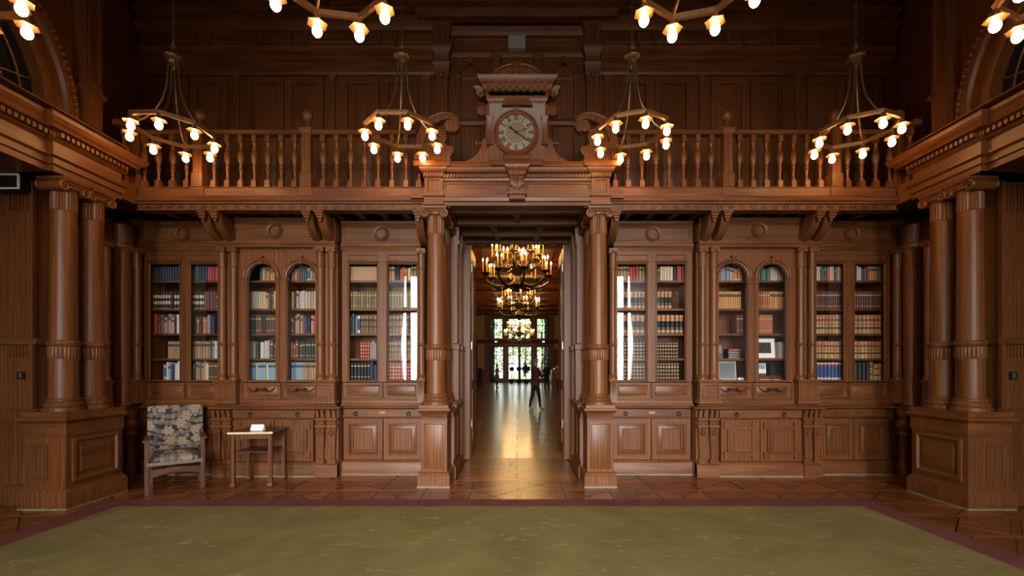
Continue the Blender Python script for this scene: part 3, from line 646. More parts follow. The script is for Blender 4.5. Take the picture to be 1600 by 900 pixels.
# ------------------------------------------------------------------ gallery
BF = 5.52
BAL = [(0.0, 0.0)]
bm_ = MB().sq(0, 0, 0.030, 0.030, [(0, 0), (0, 0.085), (-0.006, 0.09)])
bm_.lathe(0, 0, [(0.022, 0.09), (0.026, 0.10), (0.026, 0.115), (0.015, 0.13), (0.016, 0.17), (0.020, 0.215), (0.027, 0.222), (0.027, 0.235), (0.018, 0.245), (0.026, 0.26), (0.026, 0.272), (0.018, 0.285), (0.034, 0.33), (0.041, 0.38), (0.038, 0.42), (0.024, 0.455), (0.020, 0.468), (0.030, 0.478), (0.030, 0.49), (0.018, 0.50), (0.022, 0.535), (0.028, 0.548), (0.028, 0.56), (0.022, 0.575)], 12)
bm_.sq(0, 0, 0.028, 0.028, [(-0.006, 0.572), (0, 0.578), (0, 0.655)])
BALM = bm_.mesh('baluster', V)
for s in (-1, 1):
    M = mirror(s); side = 'left' if s < 0 else 'right'
    t = thing('gallery_floor', 'oak gallery floor edge with pendants and beams above the %s bookcases' % side, 'gallery', (s * 2.9, 6.0, 3.40), 'gallery edges')
    MB(M).box(1.15, 5.4, 5.56, 6.62, 3.55, 3.69).build('deck', H, t)
    MB(M).sweep([(1.15, BF + 0.03), (4.72, BF + 0.03), (4.72, 5.30)] if False else [(1.15, BF + 0.03), (4.70, BF + 0.03)],
        [(-0.12, 3.40), (0.02, 3.40), (0.02, 3.41), (0.0, 3.415), (0.0, 3.475), (0.025, 3.48), (0.025, 3.50), (0.045, 3.51), (0.055, 3.54), (0.02, 3.55), (0.03, 3.575), (0.0, 3.58), (0.0, 3.68), (0.01, 3.685), (0.01, 3.692), (-0.12, 3.692)]).build('fascia', H, t)
    d = MB(M)
    for k in range(25):
        x = 1.25 + k * 0.137
        if x < 4.62: d.box(x, x + 0.022, BF + 0.018, BF + 0.04, 3.425, 3.455).box(x + 0.04, x + 0.062, BF + 0.018, BF + 0.04, 3.425, 3.455)
    d.build('dentil', CARVE, t, kind='stuff')  # raised blocks whose dark colour stands in for shade in recessed notches
    for x in (1.45, 1.75, 2.05, 2.35, 2.85, 3.15, 3.45, 3.7, 4.2, 4.5): MB(M).box(x - 0.035, x + 0.035, 5.6, 6.2, 3.44, 3.55).build('joist', Y, t)
    for x in (1.236, 2.46, 2.62, 3.77, 3.92):
        MB(M).sq(x, BF + 0.07, 0.045, 0.035, [(-0.045 * 0.99 + 0.004, 3.28) if False else (-0.030, 3.285), (-0.028, 3.31), (-0.012, 3.32), (-0.012, 3.34), (0.0, 3.35), (0.0, 3.372), (0.014, 3.38), (0.014, 3.405)]).build('pendant', V, t)
        po = []
        for k in range(13):
            a = math.pi / 2 * k / 12; po.append((6.06 - 0.44 * math.sin(a) * 1.0, 3.09 + 0.32 * (1 - math.cos(a))))
        pi_ = [(6.06 - 0.02 - 0.33 * math.sin(math.pi / 2 * k / 12) + 0.12, 3.09 + 0.0 + 0.34 * (1 - math.cos(math.pi / 2 * k / 12))) for k in range(13)]
        MB(M).prism(po + [(5.62, 3.45), (5.74, 3.45)] + list(reversed(pi_[:-1])), x - 0.05, x + 0.05, 'x').build('console', V, t)
        MB(M).prism([(a, b_ - 0.006) for a, b_ in po] + [(a + 0.01, b_ + 0.01) for a, b_ in reversed(po)], x - 0.03, x + 0.03, 'x').build('console_rib', V, t)
    # balustrade
    t = thing('balustrade', 'turned oak balustrade of the gallery, %s of the clock' % side, 'balustrade', (s * 2.9, BF + 0.06, 3.692), 'gallery balustrades')
    yy = BF + 0.075
    MB(M).sweep([(1.25, yy), (4.72, yy)], [(-0.045, 4.352), (0.045, 4.352), (0.045, 4.365), (0.055, 4.375), (0.055, 4.395), (0.04, 4.41), (-0.04, 4.41), (-0.055, 4.395), (-0.055, 4.375)]).build('handrail', H, t)
    qs = [303, 282, 260, 238, 217, 195, 173, 153, 473, 452, 431, 410, 389, 368, 347, 582, 560, 538, 516]
    for q in qs:
        part_mesh('baluster', BALM, t, (s * q * yy / F, yy, 3.695))
    for x in (327 * yy / F, 495 * yy / F): MB(M).box(x - 0.075, x + 0.075, BF + 0.016, BF + 0.05, 3.585, 3.69).build('newel_base', H, t)
    for x in (327 * yy / F, 495 * yy / F, 4.76):
        nw = MB(M).sq(x, yy, 0.055, 0.055, [(0.012, 3.692), (0.012, 3.86), (0, 3.87), (0, 4.35), (0.015, 4.37), (0.022, 4.40), (0.022, 4.42), (0.0, 4.43)]).build('newel_post', V, t)
        MB(M).lathe(x, yy, [(0.04, 4.43), (0.05, 4.445), (0.025, 4.46), (0.02, 4.485), (0.034, 4.50), (0.02, 4.515), (0.035, 4.53), (0.062, 4.56), (0.070, 4.60), (0.062, 4.635), (0.035, 4.662), (0.012, 4.672)], 18).build('finial', V, nw)
    MB(M).sweep([(4.76, 5.32), (4.76, yy - 0.06)], [(-0.045, 4.352), (0.045, 4.352), (0.055, 4.38), (0.04, 4.41), (-0.04, 4.41), (-0.055, 4.38)]).build('return_rail', Y, t)
    MB(M).box(4.70, 4.80, 5.31, yy - 0.06, 3.47, 3.69).build('return_base', Y, t)
    part_mesh('baluster', BALM, t, (s * 4.76, 5.43, 3.695))
sp = MB().box(PX(794, 6.5), PX(821, 6.5), 6.50, 6.612, PZ(75, 6.5), PZ(55, 6.5)); sp.box(PX(796, 6.5), PX(819, 6.5), 6.492, 6.50, PZ(73, 6.5), PZ(57, 6.5))
sp.build('wall_speaker', GREYP, None, 'small pale grey box fixed to the dark cornice above the clock', cat='speaker')
vb = thing('wall_display', 'small dark box with a white frame high on the left wall edge', 'display', (-5.25, 4.62, 3.2))
MB().box(-5.42, -5.11, 4.60, 4.70, 3.42 - 0.13, 3.435).build('housing', BLACK, vb)
MB().panel(-5.42, -5.105, 3.42 - 0.135, 3.44, [(0, 4.60), (0, 4.585), (0.014, 4.585), (0.014, 4.60)], hole=True).build('frame', WHITE, vb)
for s in (-1, 1):
    k = thing('wall_thermostat', 'small black switch box on the pier at the far %s' % ('left' if s < 0 else 'right'), 'switch', (s * 5.2, 4.73, 1.35), 'pier switches')
    MB(mirror(s)).sq(5.24, 4.735, 0.03, 0.02, [(0, 1.33), (0, 1.41)]).build('case', BLACK, k)
    MB(mirror(s)).box(5.215, 5.235, 4.708, 4.716, 1.345, 1.395).build('cover', STEEL, k)
# ------------------------------------------------------------------ bookcases
ORD = ['first', 'second', 'third', 'fourth', 'fifth', 'sixth', 'seventh', 'eighth', 'ninth', 'tenth', 'eleventh', 'twelfth'] + ['%dth' % i for i in range(13, 40)]
ROWS = ['top', 'second', 'third', 'fourth', 'bottom']
SHZ = [2.648, 2.263, 1.922, 1.581, 1.285]
def fluted_colonnette(M, x, y, z0, z1, parent):
    c = MB(M).lathe(x, y, [(0.062, z0), (0.062, z0 + 0.02), (0.056, z0 + 0.03), (0.06, z0 + 0.045), (0.05, z0 + 0.06), (0.046, z0 + 0.07), (0.046, z0 + 0.44), (0.054, z0 + 0.45), (0.058, z0 + 0.46), (0.054, z0 + 0.475), (0.045, z0 + 0.485), (0.043, z1 - 0.27)], 18).build('colonnette', V, parent)
    MB(M).lathe(x, y, [(0.044, z1 - 0.27), (0.050, z1 - 0.262), (0.048, z1 - 0.07), (0.052, z1 - 0.06)], 40, 0, 0, 10, 0.06).build('fluted_neck', V, c)
    k = MB(M)
    for d in (-1, 1):
        k.rings([[(x + d * 0.042 + 0.022 * math.cos(a), y + e, z1 - 0.045 + 0.022 * math.sin(a)) for a in [2 * math.pi * j / 10 for j in range(10)]] for e in (-0.055, 0.05)])
    k.sq(x, y, 0.052, 0.052, [(-0.01, z1 - 0.06), (0, z1 - 0.035), (0.006, z1 - 0.02), (0.006, z1)])
    k.build('capital', H, c)
def rect_door(M, x0, x1, g0, g1, yf, parent, z0=1.262, z1=3.02, gz0=1.285, gz1=2.86):
    m = MB(M).box(x0, g0, yf, yf + 0.03, z0, z1).box(g1, x1, yf, yf + 0.03, z0, z1).box(g0, g1, yf, yf + 0.03, z0, gz0).box(g0, g1, yf, yf + 0.03, gz1, z1)
    m.panel(g0 - 0.022, g1 + 0.022, gz0 - 0.02, gz1 + 0.022, [(0, yf + 0.005), (0, yf - 0.012), (0.008, yf - 0.014), (0.016, yf - 0.004), (0.022, yf + 0.006), (0.022, yf + 0.03)], hole=True)
    m.panel(g0 - 0.012, g1 + 0.012, gz1 + 0.045, z1 - 0.03, [(0, yf + 0.001), (0, yf - 0.008), (0.010, yf - 0.010), (0.018, yf - 0.002)])
    m.sweep([(g0 - 0.035, yf), (g1 + 0.035, yf)], [(0, gz1 + 0.026), (0.018, gz1 + 0.028), (0.022, gz1 + 0.036), (0, gz1 + 0.042)])
    d = m.build('door', V, parent)
    MB(M).box(g0 - 0.004, g1 + 0.004, yf + 0.012, yf + 0.015, gz0 - 0.004, gz1 + 0.004).build('glass', GLASS, d)
    return d
def arch_door(M, x0, x1, g0, g1, yf, parent, z0=1.262, z1=3.02, gz0=1.285, zs=2.66):
    c, r = (g0 + g1) / 2, (g1 - g0) / 2
    ar = [(c + r * math.cos(math.pi * k / 16), zs + r * math.sin(math.pi * k / 16)) for k in range(17)]
    poly = [(g1, z0), (x1, z0), (x1, z1), (x0, z1), (x0, z0), (g0, z0)] + [(p[0], p[1]) for p in reversed(ar)]
    m = MB(M).prism(poly, yf, yf + 0.03).box(g0, g1, yf + 0.001, yf + 0.03, z0, gz0)
    d = m.build('door', V, parent)
    a = MB(M).arc(c, zs, [(r - 0.002, yf + 0.03), (r - 0.002, yf), (r + 0.006, yf - 0.014), (r + 0.026, yf - 0.018), (r + 0.030, yf - 0.036), (r + 0.042, yf - 0.042), (r + 0.056, yf - 0.038), (r + 0.064, yf - 0.02), (r + 0.068, yf + 0.004)], 0, math.pi, 24)
    a.build('arch', V, d)
    MB(M).sq(c, yf - 0.015, 0.020, 0.022, [(-0.004, zs + r - 0.01), (0.004, zs + r + 0.07), (0.012, zs + r + 0.08), (0.012, zs + r + 0.1)]).build('keystone', V, d)
    for e in (g0 - 0.033, g1 + 0.033):
        MB(M).sq(e, yf - 0.003, 0.026, 0.012, [(0, z0), (0, zs - 0.085), (0.006, zs - 0.08), (0.008, zs - 0.05), (0.002, zs - 0.045), (0.002, zs - 0.03), (0.012, zs - 0.015), (0.012, zs)]).build('impost', V, d)
    gp = [(g1 + 0.003, gz0 - 0.003)] + [(c + (r + 0.003) * math.cos(math.pi * k / 16), zs + (r + 0.003) * math.sin(math.pi * k / 16)) for k in range(17)] + [(g0 - 0.003, gz0 - 0.003)]
    MB(M).prism(gp, yf + 0.014, yf + 0.017).build('glass', GLASS, d)
    return d
def case_unit(s, nm, x0, x1, yf, doors, arch, lab):
    M = mirror(s)
    t = thing('bookcase', lab, 'bookcase', (s * (x0 + x1) / 2, 6.3, 0.94), 'built-in bookcases')
    MB(M).box(x0 + 0.01, x1 - 0.01, 6.50, 6.53, 1.0, 3.42).build('back_board', V, t)
    ds = sorted(doors)
    gm = (ds[0][3] + ds[1][2]) / 2
    for xa in (x0 + 0.004, gm - 0.02, x1 - 0.034): MB(M).box(xa, xa + 0.03, yf + 0.032, 6.50, 1.0, 3.1).build('side_board', V, t)
    for z in SHZ:
        for a, b_ in ((x0 + 0.034, gm - 0.02), (gm + 0.01, x1 - 0.034)): MB(M).box(a, b_, 6.135, 6.50, z - 0.028, z).build('shelf', H, t)
    for (dx0, dx1, g0, g1) in doors:
        (arch_door if arch else rect_door)(M, dx0, dx1, g0, g1, yf, t)
        # panel under each glass
        pn = MB(M).panel(dx0 + 0.01, dx1 - 0.01, 1.035, 1.25, [(0, yf + 0.03), (0, yf), (0.03, yf), (0.036, yf + 0.008), (0.042, yf + 0.01), (0.048, yf + 0.006)]).build('base_panel', H, t)
        if arch:
            c = (dx0 + dx1) / 2; g = MB(M)
            for sx in (-1, 1):
                g.tube([(c + sx * 0.02, yf - 0.012, 1.16), (c + sx * 0.08, yf - 0.014, 1.135), (c + sx * 0.14, yf - 0.012, 1.15), (c + sx * 0.19, yf - 0.01, 1.195)], [0.012, 0.010, 0.008, 0.006], 6)
                for k in range(3): g.ball((c + sx * (0.03 + 0.02 * k), yf - 0.012, 1.165 + 0.012 * (k % 2)), 0.014, 6, 4)
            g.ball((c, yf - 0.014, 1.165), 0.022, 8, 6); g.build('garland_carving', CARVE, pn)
    # frame around the doors
    f = MB(M).box(x0, ds[0][0], yf + 0.004, yf + 0.03, 1.0, 3.06).box(ds[-1][1], x1, yf + 0.004, yf + 0.03, 1.0, 3.06).box(ds[0][1], ds[1][0], yf + 0.002, yf + 0.03, 1.0, 3.06)
    f.box(x0, x1, yf - 0.004, yf + 0.03, 0.965, 1.03).box(x0, x1, yf + 0.001, yf + 0.03, 3.022, 3.08); f.build('face_frame', V, t)
    MB(M).sweep([(x0, yf), (x1, yf)], [(-0.02, 0.945), (0.045, 0.945), (0.045, 0.965), (0.02, 0.975), (0.02, 0.99), (0.008, 1.02), (-0.02, 1.02)]).build('foot_moulding', H, t)
    yc = yf - (0.06 if arch else 0.01)
    MB(M).sweep([(x0, yc), (x1, yc)], [(-0.05, 3.045), (0.01, 3.045), (0.015, 3.07), (0.03, 3.085), (0.04, 3.11), (0.04, 3.125), (0.02, 3.14), (-0.05, 3.14)]).build('cornice', H, t)
    fr = MB(M).panel(x0, x1, 3.14, 3.40, [(0, 6.5), (0, yc), (0.035, yc), (0.04, yc - 0.008), (0.05, yc - 0.008), (0.056, yc + 0.002)]).build('frieze', H, t)
    xm = (x0 + x1) / 2
    MB(M).arc(xm, 3.265, [(0.066, yc + 0.002), (0.070, yc - 0.026), (0.082, yc - 0.030), (0.086, yc - 0.010), (0.092, yc - 0.024), (0.102, yc - 0.026), (0.106, yc + 0.002)], 0, 2 * math.pi, 28).build('medallion', V, fr)
    disc(MB(M), (xm, 3.265), 0.05, yc + 0.002, yc - 0.008, 20).build('medallion_boss', V, fr)
    MB(M).sweep([(x0, yc), (x1, yc)], [(-0.05, 3.365), (0.012, 3.365), (0.02, 3.385), (0.035, 3.40), (0.04, 3.43), (-0.05, 3.43)]).build('top_moulding', H, t)
    return t
DOORS = {}
for s in (-1, 1):
    M = mirror(s); side = 'left' if s < 0 else 'right'
    A = [(1.33, 1.815, 1.362, 1.752), (1.825, 2.37, 1.90, 2.277)]
    C = [(2.625, 3.14, 2.692, 3.068), (3.15, 3.67, 3.224, 3.592)]
    B = [(4.02, 4.495, 4.06, 4.428), (4.505, 5.03, 4.582, 4.975)]
    ta = case_unit(s, 'A', 1.30, 2.38, 6.08, A, False, 'glazed oak bookcase with square doors next to the doorway on the %s' % side)
    tc = case_unit(s, 'C', 2.40, 4.00, 5.98, C, True, 'glazed oak bookcase with two arched doors and paired colonnettes, %s side' % side)
    tb = case_unit(s, 'B', 4.00, 5.06, 6.08, B, False, 'glazed oak bookcase with square doors in the %s corner' % side)
    for t, xs, yf in ((tc, ((2.46, 2.61), (3.76, 3.91)), 5.98),):
        for pr in xs:
            xm = sum(pr) / 2
            MB(M).sq(xm, 5.95, 0.135, 0.07, [(0.012, 0.98), (0.012, 1.02), (0, 1.035), (0, 1.25), (0.012, 1.26), (0.018, 1.28), (0.018, 1.30)]).build('colonnette_block', V, t)
            MB(M).panel(xm - 0.115, xm + 0.115, 1.05, 1.235, [(0, 5.88), (0, 5.872), (0.01, 5.870), (0.018, 5.878)]).build('block_panel', V, t)
            for x in pr: fluted_colonnette(M, x, 5.945, 1.30, 3.045, t)
    fluted_colonnette(M, 1.285, 6.02, 1.30, 3.045, ta)
    MB(M).sq(1.285, 6.05, 0.045, 0.07, [(0.01, 0.98), (0, 1.03), (0, 1.25), (0.012, 1.28), (0.012, 1.30)]).build('colonnette_block', V, ta)
    fluted_colonnette(M, 5.09, 6.0, 1.30, 3.045, tb)
    MB(M).sq(5.09, 6.02, 0.055, 0.07, [(0.01, 0.98), (0, 1.03), (0, 1.25), (0.012, 1.28), (0.012, 1.30)]).build('colonnette_block', V, tb)
    DOORS[s] = (A, C, B)
    # rounded corner: thick column between two thin ones, returning frieze
    t = thing('corner_column', 'thick round oak column filling the %s corner beside the bookcases' % side, 'column', (s * 5.26, 6.0, 0.94), 'corner columns')
    MB(M).lathe(5.26, 5.98, [(0.13, 0.95), (0.13, 0.98), (0.118, 1.0), (0.112, 1.03), (0.110, 3.0), (0.118, 3.02), (0.125, 3.04)], 28).build('shaft', V, t)
    MB(M).lathe(5.26, 5.98, [(0.135, 3.04), (0.14, 3.08), (0.12, 3.10), (0.115, 3.14), (0.125, 3.30), (0.13, 3.34), (0.09, 3.37), (0.03, 3.40)], 28).build('drum_capital', V, t)
    t = thing('wall_colonnette', 'thin oak colonnette on the end wall in the %s corner' % side, 'column', (s * 5.2, 5.6, 0.94), 'end wall colonnettes')
    fluted_colonnette(M, 5.20, 5.66, 1.30, 3.045, t)
    MB(M).sq(5.23, 5.66, 0.07, 0.055, [(0.01, 0.945), (0, 1.03), (0, 1.25), (0.012, 1.28), (0.012, 1.30)]).build('block', V, t)
    t = thing('end_wall_panelling', 'oak panelling with frieze on the %s recess end wall' % side, 'panelling', (s * 5.35, 5.6, 0), 'recess panelling')
    MB(M).box(5.30, 5.41, 5.28, 6.2, 0.0, 0.92).box(5.34, 5.41, 5.2, 6.5, 0.93, 3.04).build('board', V, t)
    MB(face_x_m(s, 5.30)).panel(5.30, 6.2, 3.14, 3.40, [(0, 0.1), (0, 0), (0.03, 0), (0.036, -0.008), (0.05, 0.002)]).build('frieze', Y, t)
    MB(M).sweep([(5.30, 5.25), (5.30, 6.2)], [(0.05, 3.045), (-0.01, 3.045), (-0.04, 3.10), (-0.04, 3.125), (0.05, 3.14)]).build('cornice', Y, t)
    MB(M).box(5.12, 5.42, 5.3, 6.06, 0.895, 0.94).build('ledge', Y, t)
    # the dark wall between corner column and last bookcase
    MB(M).box(5.09, 5.66, 6.16, 6.62, 0.0, 3.5).build('wall_corner_' + side, V, kind='structure')
    MB(M).lathe(5.19, 6.02, [(0.07, 0.0), (0.075, 0.12), (0.06, 0.16), (0.045, 0.2), (0.05, 0.5), (0.075, 0.56), (0.06, 0.6), (0.08, 0.64), (0.085, 0.70), (0.05, 0.76), (0.075, 0.82), (0.08, 0.89)], 16).build('corner_baluster', V, t)

# ------------------------------------------------------------------ lower cabinets and worktops
def ring_pull(M, x, y, z, parent):
    m = MB(M); disc(m, (x, z), 0.022, y + 0.002, y - 0.008, 16)
    m.tube([(x + 0.024 * math.cos(a), y - 0.016, z - 0.018 + 0.024 * math.sin(a)) for a in [2 * math.pi * k / 14 for k in range(14)]], 0.006, 6, True)
    m.build('ring_pull', IRON, parent, 'dark iron ring pull')
def plate(M, x, y, z, parent):
    m = MB(M); po = [(x + 0.075 + 0.02 * math.cos(a), z + 0.028 * math.sin(a)) for a in [-math.pi / 2 + math.pi * k / 6 for k in range(7)]]
    po += [(2 * x - a, b_) for a, b_ in reversed(po)]
    m.prism(po, y - 0.004, y + 0.002); o = m.build('escutcheon', H, parent)
    MB(M).panel(x - 0.042, x + 0.042, z - 0.017, z + 0.017, [(0, y - 0.003), (0, y - 0.01), (0.006, y - 0.01), (0.008, y - 0.006)]).build('label_plate', BRONZE, parent, 'small bronze label holder')
def raised_door(M, x0, x1, z0, z1, y, parent):
    d = MB(M).panel(x0, x1, z0, z1, [(0, y + 0.03), (0, y + 0.003), (0.003, y), (0.066, y), (0.068, y + 0.012), (0.074, y + 0.012), (0.078, y - 0.006), (0.088, y - 0.008), (0.10, y + 0.020)]).build('door', V, parent)
    MB(M).panel(x0 + 0.10, x1 - 0.10, z0 + 0.10, z1 - 0.10, [(0, y + 0.024), (0, y + 0.016), (0.034, y + 0.003), (0.036, y + 0.014), (0.041, y + 0.014), (0.043, y + 0.003)]).build('raised_panel', V, d)
def strap_door(M, x0, x1, z0, z1, y, parent):
    d = MB(M).panel(x0, x1, z0, z1, [(0, y + 0.03), (0, y + 0.003), (0.003, y)]).build('door', V, parent)
    cx, cz_ = (x0 + x1) / 2, (z0 + z1) / 2; w_, h_ = (x1 - x0) / 2 - 0.045, (z1 - z0) / 2 - 0.045
    def shape(w_, h_, nx, nz, kx, kz):
        q = [(w_, h_), (w_ - kx, h_), (w_ - kx, h_ - nz), (-w_ + kx, h_ - nz), (-w_ + kx, h_), (-w_, h_), (-w_, h_ - kz), (-w_ + nx, h_ - kz), (-w_ + nx, -h_ + kz), (-w_, -h_ + kz), (-w_, -h_), (-w_ + kx, -h_), (-w_ + kx, -h_ + nz), (w_ - kx, -h_ + nz), (w_ - kx, -h_), (w_, -h_), (w_, -h_ + kz), (w_ - nx, -h_ + kz), (w_ - nx, h_ - kz), (w_, h_ - kz)]
        return [(cx + u, cz_ + v_) for u, v_ in q]
    L = []
    kx, kz = 0.075, 0.085
    o1 = shape(w_ + 0.015, h_ + 0.01, 0.05, 0.055, kx + 0.01, kz + 0.01); o2 = shape(w_ - 0.01, h_ - 0.01, 0.035, 0.035, kx - 0.0, kz - 0.0)
    m = MB(M).prism(o1, y + 0.002, y - 0.026); m.build('strapwork', V, d)
    m = MB(M)
    m.panel(cx - w_ + 0.065, cx + w_ - 0.065, cz_ - h_ + 0.065, cz_ + h_ - 0.065, [(0, y - 0.024), (0, y - 0.044), (0.014, y - 0.046), (0.022, y - 0.020), (0.040, y - 0.020), (0.044, y - 0.032)])
    m.build('raised_panel', V, d)
def herm(M, x, y, parent):            # tapering carved pilaster on the cabinet front
    m = MB(M)
    for sx in (-1, 1): m.rings([[(x + sx * 0.033 + 0.02 * math.cos(a), y + e, 0.872 + 0.02 * math.sin(a)) for a in [2 * math.pi * k / 12 for k in range(12)]] for e in (-0.05, 0.03)])
    m.box(x - 0.02 - 0.03, x - 0.016, y - 0.035, y + 0.02, 0.80, 0.86).box(x + 0.016, x + 0.05, y - 0.035, y + 0.02, 0.80, 0.86)
    m.sq(x, y, 0.062, 0.03, [(0.0, 0.755), (0.008, 0.76), (0.008, 0.785), (0.0, 0.79), (-0.008, 0.80)])
    m.sq(x, y, 0.055, 0.025, [(-0.006, 0.70), (0, 0.705), (0, 0.75), (0.004, 0.756)])
    m.sq(x, y, 0.062, 0.03, [(-0.01, 0.645), (0.004, 0.655), (0.008, 0.67), (0.008, 0.685), (0, 0.70)])
    m.sq(x, y, 0.045, 0.022, [(0.014, 0.19), (0.014, 0.215), (0.004, 0.225), (0.004, 0.24), (-0.012, 0.26), (0.004, 0.56), (0.006, 0.645)])
    o = m.build('carved_pilaster', V, parent)
    r = MB(M); r.ball((x, y - 0.035, 0.595), 0.024, 10, 6)
    for k in range(8):
        a = 2 * math.pi * k / 8; r.ball((x + 0.034 * math.cos(a), y - 0.028, 0.595 + 0.036 * math.sin(a)), 0.014, 6, 4)
    r.build('lion_rosette', V, o)
for s in (-1, 1):
    M = mirror(s); side = 'left' if s < 0 else 'right'
    def cab(lab, x0, x1, y, cat='cabinet'):
        t = thing('base_cabinet', lab, 'cabinet', (s * (x0 + x1) / 2, 6.3, 0), 'base cabinets')
        MB(M).box(x0, x1, y + 0.075, 6.60, 0.0, 0.895).box(x0, x1, y + 0.004, y + 0.075, 0.772, 0.780).build('carcass', V, t)
        MB(M).box(x0, x1, y - 0.03, y + 0.05, 0, 0.02).build('skirting', PALE, t, 'pale worn skirting strip')
        MB(M).sweep([(x0, y), (x1, y)], [(-0.03, 0.02), (0.028, 0.02), (0.028, 0.15), (0.022, 0.16), (0.022, 0.17), (0.004, 0.185), (0, 0.195), (-0.03, 0.195)]).build('plinth', H, t)
        return t
    # beside the doorway
    t = cab('oak base cabinet with plain raised panel doors next to the doorway on the %s' % side, 1.235, 2.375, 6.08)
    dr = MB(M).panel(1.26, 2.36, 0.785, 0.893, [(0, 6.11), (0, 6.083), (0.004, 6.079)]).build('drawer', H, t)
    for x in (1.47, 2.19): ring_pull(M, x, 6.079, 0.845, dr)
    plate(M, 1.83, 6.079, 0.845, dr)
    raised_door(M, 1.29, 1.814, 0.205, 0.765, 6.075, t); raised_door(M, 1.824, 2.355, 0.205, 0.765, 6.075, t)
    # centre unit stands forward
    t = cab('oak base cabinet with strapwork doors and carved pilasters under arched bookcase, %s' % side, 2.38, 4.03, 5.97)
    dr = MB(M).panel(2.70, 3.80, 0.785, 0.893, [(0, 6.0), (0, 5.973), (0.004, 5.969)]).build('drawer', H, t)
    for x in (2.92, 3.55): ring_pull(M, x, 5.969, 0.845, dr)
    plate(M, 3.235, 5.969, 0.845, dr)
    strap_door(M, 2.715, 3.233, 0.205, 0.765, 5.965, t); strap_door(M, 3.243, 3.79, 0.205, 0.765, 5.965, t)
    for x in (2.45, 2.60, 3.84, 3.97): herm(M, x, 5.935, t)
    for xa, xb in ((2.38, 2.675), (3.80, 4.03)):
        MB(M).sweep([(xa, 5.97), (xb, 5.97)], [(-0.02, 0.0), (0.055, 0.0), (0.055, 0.15), (0.045, 0.17), (0.02, 0.19), (-0.02, 0.19)]).build('pilaster_foot', H, t)
        MB(M).panel(xa, xb, 0.195, 0.893, [(0, 6.0), (0, 5.968)]).build('pilaster_back', V, t)
    # towards the corner
    t = cab('oak base cabinet with raised panel doors in the %s corner' % side, 4.035, 5.08, 6.08)
    dr = MB(M).panel(4.06, 5.02, 0.785, 0.893, [(0, 6.11), (0, 6.083), (0.004, 6.079)]).build('drawer', H, t)
    plate(M, 4.62, 6.079, 0.845, dr)
    MB(M).panel(4.31, 4.35, 0.825, 0.865, [(0, 6.08), (0, 6.072), (0.006, 6.072)]).build('lock_plate', BRONZE, dr)
    raised_door(M, 4.12, 4.563, 0.205, 0.765, 6.075, t); raised_door(M, 4.573, 5.04, 0.205, 0.765, 6.075, t)
    wt = MB(M).sweep([(1.235, 6.07), (2.375, 6.07), (2.375, 5.93), (4.035, 5.93), (4.035, 6.07), (5.11, 6.07)], [(-0.5, 0.897), (0.0, 0.897), (0.012, 0.903), (0.03, 0.907), (0.036, 0.918), (0.036, 0.93), (0.024, 0.94), (-0.5, 0.94)])
    wt.build('worktop', H, None, 'long oak worktop ledge running under the %s bookcases' % side, cat='worktop', group='bookcase worktops')

# ------------------------------------------------------------------ books
KD = dict(  # colour, spine bands (positions, band colour), words
    nav=((0.020, 0.035, 0.075), None, 'navy blue'), slt=((0.06, 0.09, 0.11), None, 'slate blue'), blu=((0.03, 0.09, 0.24), 'w', 'bright blue'), sky=((0.22, 0.33, 0.42), 'k', 'pale blue'),
    bww=((0.018, 0.017, 0.016), 'C', 'black and cream banded'), blk=((0.016, 0.016, 0.018), None, 'black'), bkg=((0.014, 0.015, 0.022), 'g', 'black gilt-lettered'), bgt=((0.012, 0.013, 0.018), 'T', 'black with tan-topped'),
    brg=((0.055, 0.026, 0.015), 'G', 'dark brown gilt-banded'), brb=((0.22, 0.13, 0.07), 'K', 'tan and black banded'), brn=((0.10, 0.05, 0.028), 'g', 'brown'), red=((0.35, 0.045, 0.03), None, 'red'),
    rdb=((0.28, 0.035, 0.025), 'G', 'red gilt-banded'), crs=((0.42, 0.06, 0.075), None, 'crimson'), mav=((0.22, 0.10, 0.12), 'k', 'mauve'), pnk=((0.42, 0.28, 0.26), 'k', 'dusty pink'),
    plm=((0.16, 0.06, 0.09), None, 'plum'), tan=((0.34, 0.22, 0.13), 'k', 'tan'), crm=((0.50, 0.42, 0.30), None, 'cream'), crt=((0.46, 0.31, 0.20), None, 'thin cream'), wht=((0.62, 0.60, 0.57), None, 'white'),
    gry=((0.25, 0.23, 0.21), None, 'grey'), och=((0.48, 0.26, 0.09), 'k', 'ochre'), yel=((0.62, 0.45, 0.10), None, 'yellow'), ora=((0.62, 0.17, 0.04), 'w', 'orange'), olv=((0.20, 0.17, 0.085), 'g', 'olive'),
    dgr=((0.025, 0.045, 0.035), 'g', 'dark green'), tea=((0.05, 0.15, 0.14), None, 'teal'), rus=((0.36, 0.12, 0.045), 'g', 'russet'), rdk=((0.14, 0.045, 0.035), 'g', 'dark red'), mar=((0.10, 0.032, 0.026), 'g', 'maroon'),
    ylb=((0.50, 0.32, 0.13), 'R', 'golden leather'), bru=((0.025, 0.07, 0.22), 'U', 'blue with red-labelled'))
BKM = {k: plain('book_' + v[0 + 2].replace(' ', '_').replace('-', '_'), v[0], tuple(c * 0.78 for c in v[0]), 60, 0.62, amt=0.30) for k, v in KD.items()}
BAND = {'c': plain('band_cream', (0.55, 0.47, 0.34), None, 30, 0.6), 'k': plain('band_dark', (0.05, 0.035, 0.03), None, 30, 0.6), 'g': plain('band_gilt', (0.55, 0.40, 0.18), None, 30, 0.4), 'r': plain('band_red', (0.28, 0.05, 0.035), None, 30, 0.6), 't': plain('band_tan', (0.50, 0.27, 0.12), None, 30, 0.55), 'w': plain('band_white', (0.65, 0.62, 0.56), None, 30, 0.6)}
